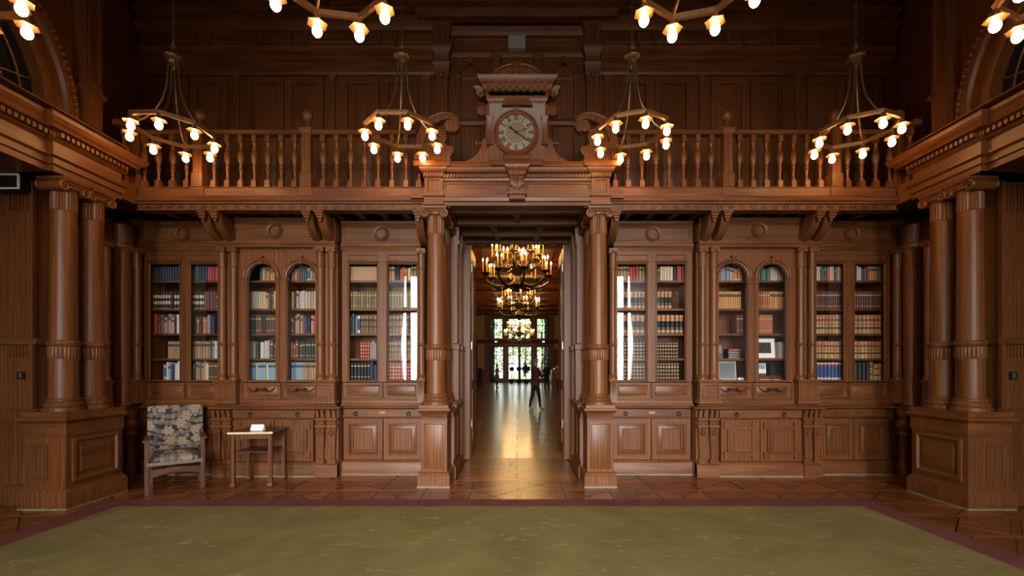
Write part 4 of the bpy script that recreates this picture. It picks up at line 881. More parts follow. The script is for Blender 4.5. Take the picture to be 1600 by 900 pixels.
BSPEC = {'C': [(0.62, 0.80, 'c'), (0.28, 0.46, 'c'), (0.02, 0.06, 'g')], 'k': [(0.70, 0.84, 'k')], 'g': [(0.76, 0.82, 'g'), (0.16, 0.19, 'g')], 'G': [(0.88, 0.91, 'g'), (0.70, 0.77, 'g'), (0.50, 0.55, 'g'), (0.30, 0.34, 'g'), (0.10, 0.14, 'g')],
         'T': [(0.68, 0.99, 't'), (0.80, 0.83, 'k'), (0.05, 0.22, 't'), (0.30, 0.32, 'g')], 'K': [(0.66, 0.78, 'k'), (0.34, 0.42, 'k'), (0.86, 0.89, 'g')], 'R': [(0.66, 0.80, 'r'), (0.26, 0.36, 'k'), (0.50, 0.53, 'k'), (0.90, 0.93, 'r')], 'U': [(0.74, 0.88, 'r'), (0.89, 0.99, 'w'), (0.01, 0.14, 'w')], 'w': [(0.78, 0.95, 'w'), (0.05, 0.2, 'w')]}
EDGE = plain('page_edges', (0.50, 0.43, 0.31), (0.40, 0.34, 0.24), 90, 0.85)
def R(txt):   # 'kind*n kind*n @a-b'
    a, b_ = 0.0, 1.0; out = []
    for tk in txt.split():
        if tk[0] == '@': a, b_ = map(float, tk[1:].split('-'))
        else:
            k, _, n_ = tk.partition('*'); out += [k] * int(n_ or 1)
    return a, b_, out
SHELF = {   # doors from the doorway outwards on each side, five rows each; books in reading order from the photo's left
    (-1, 2, 1): ['nav*11', 'bww*7 blk bww*2', 'red*2 mav*2 pnk*3 blk wht', 'tan*5 @0.58-1', 'tan blu wht sky nav*2 wht*2 @0.36-1'],
    (-1, 2, 0): ['slt*2 nav*4 crs*4', 'bww*5 plm*4 brn', 'blk rus blk rus*2 gry*2 nav*2 @0.05-0.85', 'tan*7 nav sky wht', 'wht nav tan*3 crm*2 brn*5'],
    (-1, 1, 1): ['slt crm tan och*3 brn @0.36-1', 'crm*3 gry crm*3 och*2 nav brn yel', 'dgr*3 brn*3 blk*2 brn*5', 'crm*2 blk wht*3 brn*2', 'sky*3 crm sky*4 crm sky*4'],
    (-1, 1, 0): ['tan*2 crm red slt*3 blu tan*2', 'nav yel nav pnk wht*2 crm*4', 'brn*2 tan*3 plm nav*2 pnk red', 'tan rus*2 brn*2 dgr*6', 'nav sky*5 tan*6'],
    (-1, 0, 1): ['crt*20', 'olv*10', 'slt*2 gry blu brb*6', 'rdb*4 gry*3 @0.38-1', 'bkg*6 nav*2'],
    (-1, 0, 0): ['tan*2 blk*2 rus*3 crm tan*2', 'olv*10', 'brb*8', 'brb*9', 'rdb*9'],
    (1, 0, 0): ['tan*4 red*3 tan*2', 'bgt*7', 'bgt*6', 'brg*9', 'brg*9'],
    (1, 0, 1): ['brn crm*5 blk crs*2 plm', 'bgt*4 @0-0.56', 'bgt*6', 'brg*8 @0-0.78', 'brg*8 @0-0.82'],
    (1, 1, 0): ['crm gry*2 sky pnk tan ora*2 olv gry', 'och*11 @0-0.86', 'rdk*4 @0.68-1', None, None],
    (1, 1, 1): ['olv tea*3 crm*5', 'rus*5 och*6', 'rus*8 @0-0.56', 'crm wht @0.84-1', None],
    (1, 2, 0): ['crm*2 slt*2 brn red crm*2 brn*2 crm*2', 'mar*12', 'ylb*8', 'ylb*9', 'bru*7 @0.04-1'],
    (1, 2, 1): ['nav crm*2 slt*2 red och*4 slt tan', 'mar*12', 'ylb*7', 'ylb*8', 'blk*4 ylb*3']}
RH = [0.205, 0.245, 0.262, 0.238, 0.245]
allbooks = []
rng = random.Random(11)
for (s, u, d), rows in SHELF.items():
    g0, g1 = DOORS[s][u][d][2:]
    kf = 1.0165 if u != 1 else 1.03; g0, g1 = g0 * kf, g1 * kf          # the row one sees through the glass stands a little behind it
    xl, xr = (s * g1, s * g0) if s < 0 else (g0, g1)
    nth = ORD[(2 * (2 - u) + (1 - d))]
    dw = '%s glass door from %s' % (nth, 'left' if s < 0 else 'right')
    for r, txt in enumerate(rows):
        if not txt: continue
        a, b_, ks = R(txt); W = xr - xl - 0.01
        x = xl + 0.005 + a * W; x_end = xl + 0.005 + b_ * W
        wt_ = [rng.uniform(0.9, 1.1) if len(set(ks)) < 3 else rng.uniform(0.65, 1.35) for _ in ks]; sc = (x_end - x) / sum(wt_)
        for i, k in enumerate(ks):
            wd = wt_[i] * sc; uni = ks.count(k) > 3
            hh = RH[r] * (rng.uniform(0.985, 1.0) if uni else rng.uniform(0.84, 1.06))
            if u == 1 and r == 0:
                e = min(abs(x - (xl + xr) / 2), 1) ; e = max(abs(x + (0 if x < (xl + xr) / 2 else wd) - (xl + xr) / 2), 0); rr = (xr - xl) / 2
                hh = min(hh, 0.30)
            yb_ = 6.185 + (0 if uni else rng.uniform(-0.02, 0.02))
            lab = '%s book, %s from left on %s shelf, %s' % (KD[k][2], ORD[i], ROWS[r], dw)
            allbooks.append((wd * hh, k, x, wd - 0.0045, yb_, SHZ[r], hh, lab, '%s shelf books, %s' % (ROWS[r], dw)))
            x += wd
def book_body(m, x, wd, y, z, h, dep=0.17):
    c = wd * 0.42
    pl = [(x, y + c), (x + wd * 0.15, y + c * 0.35), (x + wd * 0.5, y), (x + wd * 0.85, y + c * 0.35), (x + wd, y + c), (x + wd, y + dep), (x, y + dep)]
    m.prism(pl, z, z + h, 'z')
def book_band(m, x, wd, y, z, h, a, b_):
    c = wd * 0.42; o = 0.0012
    pl = [(x + 0.0003, y + c - o), (x + wd * 0.15, y + c * 0.35 - o), (x + wd * 0.5, y - o), (x + wd * 0.85, y + c * 0.35 - o), (x + wd - 0.0003, y + c - o), (x + wd - 0.0003, y + c + 0.002), (x + 0.0003, y + c + 0.002)]
    m.prism(pl, z + h * a, z + h * b_, 'z')
allbooks.sort(key=lambda b_: -b_[0])
for (_, k, x, wd, y, z, h, lab, grp) in allbooks[:300]:
    m = MB(); book_body(m, x, wd, y, z, h); o = m.build('book', BKM[k], None, lab, cat='book', group=grp)
    if KD[k][1]:
        mats = {}
        for a, b_, c in BSPEC[KD[k][1]]: mats.setdefault(c, []).append((a, b_))
        for c, l in mats.items():
            m = MB()
            for a, b_ in l: book_band(m, x, wd, y, z, h, a, b_)
            m.build('spine_band', BAND[c], o)
m = MB(); ml = list(BKM.values()) + list(BAND.values()); kk = list(BKM); bb = list(BAND)
for (_, k, x, wd, y, z, h, lab, grp) in allbooks[300:]:
    m.mi = kk.index(k); book_body(m, x, wd, y, z, h)
    for a, b_, c in (BSPEC[KD[k][1]] if KD[k][1] else []): m.mi = len(kk) + bb.index(c); book_band(m, x, wd, y, z, h, a, b_)
m.build('books', ml, None, 'the narrower books standing in rows on the bookcase shelves', 'stuff', 'books')

# things kept on the right-hand arched shelves
SY = 6.20
gL, gR = [tuple(v_ * 1.025 for v_ in DOORS[1][1][i_][2:]) for i_ in (0, 1)]
def up_(p, g): return g[0] + p * (g[1] - g[0])
t = thing('photo_card', 'leaning dark photo card on the fourth shelf behind an arched door', 'photo', (up_(0.14, gL), SY, SHZ[3]))
m = MB(Matrix.Translation((0, SY + 0.05, SHZ[3])) @ Matrix.Rotation(-0.2, 4, 'X')).box(up_(0.02, gL), up_(0.3, gL), 0, 0.006, 0, 0.21); m.build('card', BKM['slt'], t)
m = MB(Matrix.Translation((0, SY + 0.048, SHZ[3])) @ Matrix.Rotation(-0.2, 4, 'X')).box(up_(0.05, gL), up_(0.27, gL), -0.001, 0.0, 0.08, 0.19); m.build('picture', BKM['gry'], t)
for k, (kd, lab) in enumerate((('wht', 'lowest disc case of the small stack on the fourth shelf'), ('gry', 'second disc case up in the small shelf stack'), ('wht', 'third disc case up in the small shelf stack'), ('crs', 'topmost red and silver disc case of the small stack'))):
    z = SHZ[3] + 0.034 * k; x0 = up_(0.42, gL) + 0.004 * (k % 2)
    t = thing('disc_case', lab, 'disc case', (x0 + 0.1, SY, z), 'stacked disc cases')
    MB().box(x0, x0 + 0.17, SY, SY + 0.14, z, z + 0.033).build('case', BLACK, t)
    MB().box(x0 + 0.004, x0 + 0.166, SY - 0.003, SY, z + 0.005, z + 0.028).build('sleeve', STEEL if kd != 'crs' else BKM['crs'], t)
t = thing('photo_album', 'grey album standing upright on the bottom shelf behind an arched door', 'album', (up_(0.4, gL), SY, SHZ[4]))
m = MB(Matrix.Translation((0, SY, SHZ[4])) @ Matrix.Rotation(-0.08, 4, 'X'))
m.box(up_(0.06, gL), up_(0.72, gL), 0, 0.035, 0, 0.26); m.build('cover', GREYP, t)
m = MB(Matrix.Translation((0, SY, SHZ[4])) @ Matrix.Rotation(-0.08, 4, 'X')).panel(up_(0.11, gL), up_(0.67, gL), 0.02, 0.24, [(0, 0.002), (0, -0.003), (0.004, -0.003), (0.006, 0.0)]); m.build('emboss', GREYP, t)
MB().box(up_(0.72, gL), up_(0.93, gL), 6.15, 6.19, SHZ[4], SHZ[4] + 0.028).sq(up_(0.82, gL), 6.18, 0.03, 0.02, [(0, SHZ[4]), (0, SHZ[4] + 0.03), (-0.004, SHZ[4] + 0.033)]).build('name_card', WHITE, None, 'small white card lying beside the grey album', cat='card')
t = thing('framed_photograph', 'white framed photograph of a dark group scene on the fourth shelf', 'picture frame', (up_(0.36, gR), SY, SHZ[3]))
MT = Matrix.Translation((0, SY + 0.02, SHZ[3])) @ Matrix.Rotation(-0.10, 4, 'X')
MB(MT).panel(up_(-0.05, gR), up_(0.76, gR), 0.0, 0.285, [(0, 0.02), (0, 0), (0.012, -0.003), (0.014, 0.004)], ).build('frame', GREYP, t)
MB(MT).box(up_(-0.05, gR) + 0.012, up_(0.76, gR) - 0.012, -0.002, 0.01, 0.012, 0.273).build('mount', WHITE, t)
GP = None
m_, t_, b_s = nodes('group_photo'); vo = N(t_, 'ShaderNodeTexVoronoi', Scale=42.0); gg = t_.nodes.new('ShaderNodeNewGeometry'); t_.links.new(gg.outputs['Position'], vo.inputs['Vector'])
rr_ = ramp(t_, [(0.08, (0.28, 0.27, 0.26)), (0.28, (0.012, 0.012, 0.014))]); t_.links.new(vo.outputs['Distance'], rr_.inputs['Fac']); t_.links.new(rr_.outputs[0], b_s.inputs['Base Color'])
MB(MT).box(up_(0.02, gR), up_(0.6, gR), -0.0035, 0.0, 0.075, 0.225).build('photograph', m_, t)
t = thing('postcard_stand', 'pale blue postcard propped on the bottom shelf under the framed photograph', 'postcard', (up_(0.2, gR), SY, SHZ[4] + 0.0))
MT = Matrix.Translation((0, SY + 0.03, SHZ[4] + 0.09)) @ Matrix.Rotation(-0.12, 4, 'X')
MB(MT).box(up_(0.0, gR), up_(0.42, gR), 0, 0.006, 0, 0.14).build('card', WHITE, t); MB(MT).box(up_(0.03, gR), up_(0.39, gR), -0.001, 0, 0.06, 0.13).build('picture', BKM['sky'], t)
MB().box(up_(0.02, gR), up_(0.40, gR), SY + 0.02, SY + 0.12, SHZ[4], SHZ[4] + 0.09).build('block', V, t)
MB().box(up_(0.62, gR), up_(0.98, gR), 6.26, 6.44, SHZ[4], SHZ[4] + 0.23).box(up_(0.64, gR), up_(0.96, gR), 6.255, 6.26, SHZ[4] + 0.02, SHZ[4] + 0.21).build('storage_box', BLACK, None, 'black box at the back of the bottom shelf beside the postcard', cat='box')
for k, (a, b_, lab) in enumerate(((0.02, 0.5, 'brown leather folder lying under the pale blue postcard'), (0.48, 0.95, 'brown leather folder lying in front of the black box'))):
    t = thing('leather_folder', lab, 'folder', (up_((a + b_) / 2, gR), 6.17, SHZ[4]), 'leather folders')
    MB().prism([(6.145, SHZ[4]), (6.145, SHZ[4] + 0.015), (6.215, SHZ[4] + 0.06), (6.215, SHZ[4])], up_(a, gR), up_(b_, gR) - 0.004, 'x').build('cover', BKM['rdk'], t)
    MB().box(up_(a, gR) + 0.02, up_(b_, gR) - 0.03, 6.1435, 6.145, SHZ[4] + 0.003, SHZ[4] + 0.011).build('pages', EDGE, t)
# ------------------------------------------------------------------ ring chandeliers of the library
def make_ring_lamp():
    t = thing('ring_chandelier', 'x', 'chandelier', (0, 0, 0), 'octagonal ring chandeliers', local=True)
    Rr = 0.39; hs = 0.022
    P = [(Rr * math.cos(math.pi / 4 * k), Rr * math.sin(math.pi / 4 * k)) for k in range(8)]
    # travel clockwise so that positive offsets point outwards
    Pc = [(Rr * math.cos(-math.pi / 4 * k), Rr * math.sin(-math.pi / 4 * k)) for k in range(8)]
    Pc = list(reversed(Pc))
    MB().sweep(Pc, [(-0.014, -0.02), (0.012, -0.02), (0.016, -0.012), (0.010, -0.004), (0.016, 0.006), (0.022, 0.014), (0.018, 0.022), (-0.014, 0.022)], closed=True).build('ring', BRASS, t)
    for k in range(0, 8, 2):
        a = math.pi / 4 * k + math.pi / 8 * 0; c, s_ = math.cos(a), math.sin(a)
        pr = [(0.045, 0.74), (0.05, 0.62), (0.065, 0.47), (0.10, 0.33), (0.17, 0.19), (0.26, 0.09), (0.375, 0.015)]
        MB().tube([(r * c, r * s_, z) for r, z in pr], 0.0105, 8).build('arm', BRONZE, t)
    MB().lathe(0, 0, [(0.012, 0.66), (0.02, 0.69), (0.03, 0.71), (0.055, 0.725), (0.06, 0.76), (0.10, 0.79), (0.105, 0.80), (0.10, 0.815), (0.06, 0.84), (0.035, 0.86), (0.03, 0.88), (0.022, 0.90)], 8, math.pi / 8).build('crown', BRONZE, t)
    MB().lathe(0, 0, [(0.02, 0.90), (0.034, 0.915), (0.034, 0.93), (0.016, 0.945), (0.02, 0.965), (0.008, 0.98), (0.006, 1.0)], 14).build('finial', BRONZE, t)
    ch = MB(); z = 1.0; k = 0; top = CEIL - 0.14 - 4.07
    while z < top:
        pts = [(0.012 * math.cos(a), 0, z + 0.025 + 0.03 * math.sin(a)) for a in [2 * math.pi * j / 10 for j in range(10)]]
        if k % 2: pts = [(0, p[0], p[2]) for p in pts]
        ch.tube(pts, 0.004, 5, True, up=Vector((0, 1, 0)) if k % 2 == 0 else Vector((1, 0, 0))); z += 0.046; k += 1
    ch.build('chain', BRONZE, t)
    hm = MB()
    hm.lathe(0, 0, [(0.016, -0.015), (0.022, -0.03), (0.024, -0.05), (0.03, -0.06)], 10)
    sk = MB()                                       # six-sided flared shade
    sk.rings([[(r * math.cos(math.pi / 3 * j + rot), r * math.sin(math.pi / 3 * j + rot), z) for j in range(6)] for r, z, rot in ((0.024, -0.045, 0), (0.030, -0.060, 0), (0.044, -0.076, 0), (0.074, -0.086, 0), (0.072, -0.090, 0), (0.038, -0.080, 0), (0.022, -0.062, 0))], True, True, True)
    bu = MB().lathe(0, 0, [(0.004, -0.178), (0.018, -0.174), (0.030, -0.160), (0.035, -0.142), (0.033, -0.124), (0.024, -0.102), (0.016, -0.085), (0.014, -0.068)], 14)
    so, sh_, bl = hm.mesh('socket', BRASS), sk.mesh('shade', BRASS), bu.mesh('bulb', BULBM)
    for k, (x, y) in enumerate(P):
        a = math.pi / 4 * k
        h_ = part_mesh('socket', so, t, (x, y, 0), (0, 0, a)); h_.rotation_euler = (0, 0, a)
        s1 = part_mesh('shade', sh_, h_); s2 = part_mesh('bulb', bl, h_)
    return t
lamp0 = make_ring_lamp()
spots = [(-3.80, 4.95, 0.35, 'ring chandelier with eight bulbs hanging leftmost in the far row'), (-1.27, 4.95, 0.39, 'ring chandelier with eight bulbs left of the clock'), (1.27, 4.95, 0.10, 'ring chandelier with eight bulbs right of the clock'), (3.74, 4.95, 0.75, 'ring chandelier with eight bulbs hanging rightmost in the far row'),
         (-3.80, 2.97, 0.35, 'near chandelier of which only bulbs show in the top left corner'), (-1.27, 2.97, 0.55, 'near chandelier cut off by the top edge, left of centre'), (1.22, 2.97, 0.15, 'near chandelier cut off by the top edge, right of centre'), (3.74, 2.97, 0.75, 'near chandelier of which one bulb shows in the top right corner')]
for i, (x, y, a, lab) in enumerate(spots):
    o = lamp0 if i == 0 else copy_tree(lamp0)
    o.location = (x, y, 4.07); o.rotation_euler = (0, 0, a); o['label'] = lab

# ------------------------------------------------------------------ armchair
m_, t_, b_s = nodes('floral_tapestry'); tc = t_.nodes.new('ShaderNodeTexCoord')
def M2(op, a, b_=None, clamp=False):
    n_ = N(t_, 'ShaderNodeMath', operation=op); n_.use_clamp = clamp
    for i_, v_ in enumerate((a, b_)):
        if v_ is None: continue
        if isinstance(v_, (int, float)): n_.inputs[i_].default_value = v_
        else: t_.links.new(v_, n_.inputs[i_])
    return n_.outputs[0]
sp_ = t_.nodes.new('ShaderNodeSeparateXYZ'); t_.links.new(tc.outputs['Object'], sp_.inputs[0])
cm_ = t_.nodes.new('ShaderNodeCombineXYZ'); t_.links.new(sp_.outputs[0], cm_.inputs[0]); t_.links.new(M2('SUBTRACT', sp_.outputs[2], sp_.outputs[1]), cm_.inputs[1])
def bloom(scale, petals, seed, r0, amp):        # one bloom to each cell, with scalloped petals
    of = t_.nodes.new('ShaderNodeVectorMath'); of.operation = 'ADD'; of.inputs[1].default_value = (seed, seed * 0.7, 0); t_.links.new(cm_.outputs[0], of.inputs[0])
    v_ = N(t_, 'ShaderNodeTexVoronoi', Scale=scale); v_.voronoi_dimensions = '2D'; v_.inputs['Randomness'].default_value = 0.75; t_.links.new(of.outputs[0], v_.inputs['Vector'])
    df = t_.nodes.new('ShaderNodeVectorMath'); df.operation = 'SUBTRACT'; t_.links.new(of.outputs[0], df.inputs[0]); t_.links.new(v_.outputs['Position'], df.inputs[1])
    s3 = t_.nodes.new('ShaderNodeSeparateXYZ'); t_.links.new(df.outputs[0], s3.inputs[0])
    ang = M2('ARCTAN2', s3.outputs[1], s3.outputs[0]); wob = M2('ABSOLUTE', M2('COSINE', M2('MULTIPLY', ang, petals / 2)))
    ln = t_.nodes.new('ShaderNodeVectorMath'); ln.operation = 'LENGTH'; t_.links.new(df.outputs[0], ln.inputs[0])
    return M2('DIVIDE', M2('MULTIPLY', ln.outputs['Value'], scale), M2('ADD', M2('MULTIPLY', wob, amp), r0))
f1 = bloom(6.5, 6, 0.0, 0.26, 0.15); f2 = bloom(13.0, 5, 3.3, 0.22, 0.16); f3 = bloom(12.0, 2, 7.7, 0.16, 0.50)
c1 = ramp(t_, [(0.10, (0.09, 0.06, 0.04)), (0.22, (0.32, 0.24, 0.16)), (0.55, (0.17, 0.12, 0.08)), (0.62, (0.30, 0.22, 0.15)), (0.92, (0.21, 0.15, 0.10)), (1.0, (0.02, 0.017, 0.016))]); t_.links.new(f1, c1.inputs['Fac'])
c2 = ramp(t_, [(0.15, (0.07, 0.05, 0.04)), (0.35, (0.22, 0.175, 0.13)), (0.85, (0.15, 0.12, 0.09)), (1.0, (0.02, 0.017, 0.016))]); t_.links.new(f2, c2.inputs['Fac'])
c3 = ramp(t_, [(0.12, (0.05, 0.047, 0.045)), (0.3, (0.125, 0.115, 0.105)), (0.85, (0.085, 0.08, 0.075)), (1.0, (0.016, 0.015, 0.016))]); t_.links.new(f3, c3.inputs['Fac'])
def over(fa, ca, base):
    mx_ = N(t_, 'ShaderNodeMix', data_type='RGBA'); t_.links.new(M2('LESS_THAN', fa, 1.0), mx_.inputs[0]); t_.links.new(base, mx_.inputs[6]); t_.links.new(ca, mx_.inputs[7]); return mx_.outputs[2]
t_.links.new(over(f1, c1.outputs[0], over(f2, c2.outputs[0], c3.outputs[0])), b_s.inputs['Base Color']); b_s.inputs['Roughness'].default_value = 0.9
TAP = m_
CHW = wood('chair_oak', 'z', (0.035, 0.011, 0.006), (0.085, 0.028, 0.014), (0.15, 0.055, 0.03), rough=0.4)
CHX = wood('chair_rail', 'x', (0.035, 0.011, 0.006), (0.085, 0.028, 0.014), (0.15, 0.055, 0.03), rough=0.4)
FRINGE = plain('grey_braid', (0.20, 0.17, 0.13), (0.11, 0.09, 0.07), 90, 0.9)
ac = thing('armchair', 'wooden armchair with floral tapestry back and seat in the left corner', 'armchair', (-4.19, 5.50, 0), None, math.radians(37), local=True)
def cushion(x0, x1, y0, y1, z0, z1, puff, axis, n=10):
    L = []; m = MB()
    # superellipse-sectioned pillow swept across x
    for i in range(n + 1):
        u = -1 + 2 * i / n; e = (1 - abs(u) ** 6) ** 0.5 * 0.06 + 0.94
        ring = []
        for k in range(24):
            a = 2 * math.pi * k / 24; c, s_ = math.cos(a), math.sin(a)
            cc = math.copysign(abs(c) ** 0.35, c); ss = math.copysign(abs(s_) ** 0.35, s_)
            w_ = 1 - 0.25 * abs(u) ** 8
            if axis == 'seat': ring.append(((x0 + x1) / 2 + u * (x1 - x0) / 2, (y0 + y1) / 2 + cc * (y1 - y0) / 2 * e, (z0 + z1) / 2 + ss * (z1 - z0) / 2 * w_ + (puff * (1 - u * u) * (1 - cc * cc * 0.9) if s_ > 0 else 0)))
            else: ring.append(((x0 + x1) / 2 + u * (x1 - x0) / 2, (y0 + y1) / 2 + cc * (y1 - y0) / 2 * w_ - (puff * (1 - u * u) * (1 - ss * ss * 0.9) if c < 0 else 0), (z0 + z1) / 2 + ss * (z1 - z0) / 2 * e))
        L.append(ring)
    return m.rings(L)
cushion(-0.235, 0.235, -0.26, 0.20, 0.315, 0.40, 0.06, 'seat', 14).build('seat', TAP, ac, 'floral tapestry seat')
MB().panel(-0.262, 0.262, 0.315, 0.355, [(0, -0.25), (0, -0.276), (0.003, -0.278)]).build('seat_braid', FRINGE, ac)
bk = cushion(-0.28, 0.28, -0.03, 0.045, 0.43, 0.985, 0.03, 'back', 14)
Mr = Matrix.Translation((0, 0.20, 0)) @ Matrix.Translation((0, 0, 0.3)) @ Matrix.Rotation(-0.10, 4, 'X') @ Matrix.Translation((0, 0, -0.3))
bk.v = [tuple(Mr @ Vector(p)) for p in bk.v]; bk.build('backrest', TAP, ac, 'floral tapestry backrest')
for sx in (-1, 1):
    MB().sq(sx * 0.262, -0.25, 0.022, 0.024, [(0, 0), (0, 0.60)]).build('leg', CHW, ac)
    m = MB(); m.rings([[(sx * 0.245 + dx, y + dy, z) for dx, dy in ((-0.02, -0.022), (0.02, -0.022), (0.02, 0.022), (-0.02, 0.022))] for y, z in ((0.235, 0), (0.225, 0.32), (0.27, 0.78))]); m.build('leg', CHW, ac)
    m = MB(); m.rings([[(sx * 0.268 + dx, y, z + dz) for dx, dz in ((-0.034, 0), (0.034, 0), (0.030, 0.024), (-0.030, 0.024))] for y, z in ((-0.30, 0.598), (-0.24, 0.603), (0.0, 0.61), (0.235, 0.60))]); m.build('armrest', CHW, ac)
    MB().box(sx * 0.262 - 0.012, sx * 0.262 + 0.012, -0.23, 0.22, 0.24, 0.315).build('side_rail', CHW, ac)
MB().prism([(-0.24, 0.19), (-0.17, 0.19), (-0.16, 0.205), (-0.08, 0.222), (0, 0.226), (0.08, 0.222), (0.16, 0.205), (0.17, 0.19), (0.24, 0.19), (0.24, 0.27), (0, 0.285), (-0.24, 0.27)], -0.262, -0.238).build('front_apron', CHX, ac)
MB().box(-0.225, 0.225, 0.22, 0.24, 0.12, 0.16).build('back_stretcher', CHX, ac)
m = MB()
for k in range(24):
    u = -0.24 + 0.02 * k; m.tube([(u, 0.17 + 0.0 * k, 0.44), (u + 0.004, 0.165, 0.415)], 0.004, 5)
m.build('fringe', FRINGE, ac, kind='stuff')

# ------------------------------------------------------------------ side table with a card
st = thing('side_table', 'small square wooden table with turned edges and a pale front edge', 'table', (-3.255, 5.66, 0), None, math.radians(6), local=True)
MARB = plain('pale_edge', (0.62, 0.52, 0.30), (0.50, 0.40, 0.22), 20, 0.45)
TDK = wood('table_oak', 'z', (0.04, 0.012, 0.005), (0.105, 0.034, 0.013), (0.17, 0.06, 0.025), rough=0.35); TDX = wood('table_board', 'x', (0.035, 0.013, 0.008), (0.07, 0.026, 0.014), (0.11, 0.045, 0.024), rough=0.30)
MB().sq(0, 0, 0.255, 0.235, [(-0.012, 0.645), (0, 0.652), (0, 0.668), (-0.004, 0.674)]).build('table_top', TDX, st)
MB().box(-0.262, 0.258, -0.243, -0.2355, 0.650, 0.674).build('edge_strip', MARB, st, 'pale yellow front edge')
MB().box(-0.21, 0.21, -0.20, 0.20, 0.585, 0.645).build('apron', TDX if False else TDK, st)
MB().sq(0, 0, 0.20, 0.18, [(0, 0.415), (0, 0.43), (0.004, 0.432)]).build('shelf', TDX, st)
for sx in (-1, 1):
    for sy in (-1, 1):
        x, y = sx * 0.215, sy * 0.195
        lg = MB().sq(x, y, 0.020, 0.020, [(0, 0.05), (0, 0.645)])
        for k in range(24): lg.ball((x + sx * 0.019, y - 0.019, 0.07 + 0.0235 * k), 0.009, 6, 4)
        lg = lg.build('leg', TDK, st)
        f = MB().sq(x, y, 0.022, 0.022, [(-0.004, 0.0), (0.006, 0.008), (0.008, 0.03), (0.0, 0.045), (-0.004, 0.055)]); f.ball((x + sx * 0.014, y - 0.016, 0.016), 0.016, 8, 6); f.build('claw_foot', TDK, lg)
cd = thing('tent_card', 'white folded card standing on the small side table', 'card', (-3.24, 5.60, 0.674), None, 0.1, local=True)
MB().prism([(-0.035, 0), (-0.033, 0), (0.0, 0.066), (0.033, 0), (0.035, 0), (0.0005, 0.070), (-0.0005, 0.070)], -0.075, 0.075, 'x').build('folded_sheet', WHITE, cd)
MB().box(-0.075, 0.075, -0.036, 0.036, 0.0, 0.001).build('base_flap', WHITE, cd)

# ------------------------------------------------------------------ the hall beyond the doorway
HW = wood('hall_wood', 'z', (0.09, 0.022, 0.007), (0.19, 0.046, 0.015), (0.28, 0.08, 0.028), rough=0.35); HX = wood('hall_beam', 'x', (0.10, 0.021, 0.008), (0.22, 0.049, 0.017), (0.33, 0.085, 0.033), rough=0.30, coat=0.4)
FD = 45.0
HF = MB().box(-7.6, 7.6, 7.2, FD + 0.4, -0.12, -0.006).build('floor.001', PAR[1], kind='structure')
yy = 7.2; r = 0
PLK = [wood('hall_plank_' + n, 'x', tuple(c * k for c in (0.11, 0.030, 0.008)), tuple(c * k for c in (0.25, 0.075, 0.021)), tuple(c * k for c in (0.35, 0.12, 0.038)), rough=0.30, coat=0.6, cr=0.16, amt=0.25, scale=14) for n, k in (('warm', 0.9), ('deep', 0.6))]
while yy < 24:
    dy = 0.48 if yy < 14 else 0.9; xa = -3.0 + (0.55 if r % 2 else 0)
    while xa < 3.2:
        xb = min(xa + 1.5, 3.6); poly_piece('floor_plank', [(xa, yy), (xb, yy), (xb, yy + dy), (xa, yy + dy)], PLK[r % 2], HF, g=0.014); xa = xb
        if xb >= 3.6: break
    yy += dy; r += 1
m = MB().box(-7.6, 7.6, yy, FD, -0.006, 0.0).box(-7.6, -3.0, 7.2, yy, -0.006, 0).box(3.2 + 0.4, 7.6, 7.2, yy, -0.006, 0)
m.build('far_boarding', PLK[0], HF, kind='stuff')
HZ = 7.15
MB().box(-7.8, -7.5, 7.2, FD + 0.3, 0, HZ).build('wall_hall_left', HW, kind='structure')
MB().box(7.5, 7.8, 7.2, FD + 0.3, 0, HZ).build('wall_hall_right', HW, kind='structure')
MB().box(-7.8, -6.0, 7.1, 7.25, 0, HZ).box(6.0, 7.8, 7.1, 7.25, 0, HZ).box(-6.3, 6.3, 7.1, 7.25, 6.7, HZ + 0.2).build('wall_hall_near', HW, kind='structure')
HC = MB().box(-7.8, 7.8, 7.0, FD + 0.3, HZ, HZ + 0.2).build('ceiling_hall', HX, kind='structure')
k = 0; yy = 9.0
while yy < FD - 1:
    MB().sweep([(-7.4, yy), (7.4, yy)], [(-0.22, HZ - 0.30), (0.22, HZ - 0.30), (0.24, HZ - 0.22), (0.20, HZ - 0.18), (0.26, HZ - 0.06), (0.30, HZ), (-0.30, HZ), (-0.26, HZ - 0.06), (-0.20, HZ - 0.18), (-0.24, HZ - 0.22)]).build('beam', HX, HC); yy += 2.9
for x in (-4.6, -1.6, 1.6, 4.6): MB().box(x - 0.14, x + 0.14, 7.3, FD, HZ - 0.2, HZ).build('long_beam', HW, HC)
# end wall with glazed doors and windows
def fx(px): return PX(px, FD)
def fz(py): return PZ(py, FD)
ops = [(765, 787, 541, 595), (793, 811, 541, 596), (812.5, 831, 541, 596), (838, 858, 541, 595), (766, 786, 497, 530), (793.5, 811, 497, 530), (812.5, 829, 497, 530), (838, 857, 497, 530)]
xs = sorted(set([-7.6, 7.6] + [fx(v) for o_ in ops for v in o_[:2]])); zs = sorted(set([0, HZ] + [max(fz(v), 0) for o_ in ops for v in o_[2:]]))
m = MB()
for i in range(len(xs) - 1):
    for j in range(len(zs) - 1):
        cx_, cz_ = (xs[i] + xs[i + 1]) / 2, (zs[j] + zs[j + 1]) / 2
        if any(fx(a) < cx_ < fx(b_) and max(fz(d), 0) < cz_ < fz(c) for a, b_, c, d in ops): continue
        m.box(xs[i], xs[i + 1], FD, FD + 0.3, zs[j], zs[j + 1])
WF = m.build('wall_far', HW, kind='structure')
BLIND = plain('blue_blind', (0.04, 0.06, 0.10), (0.03, 0.045, 0.08), 4, 0.8)
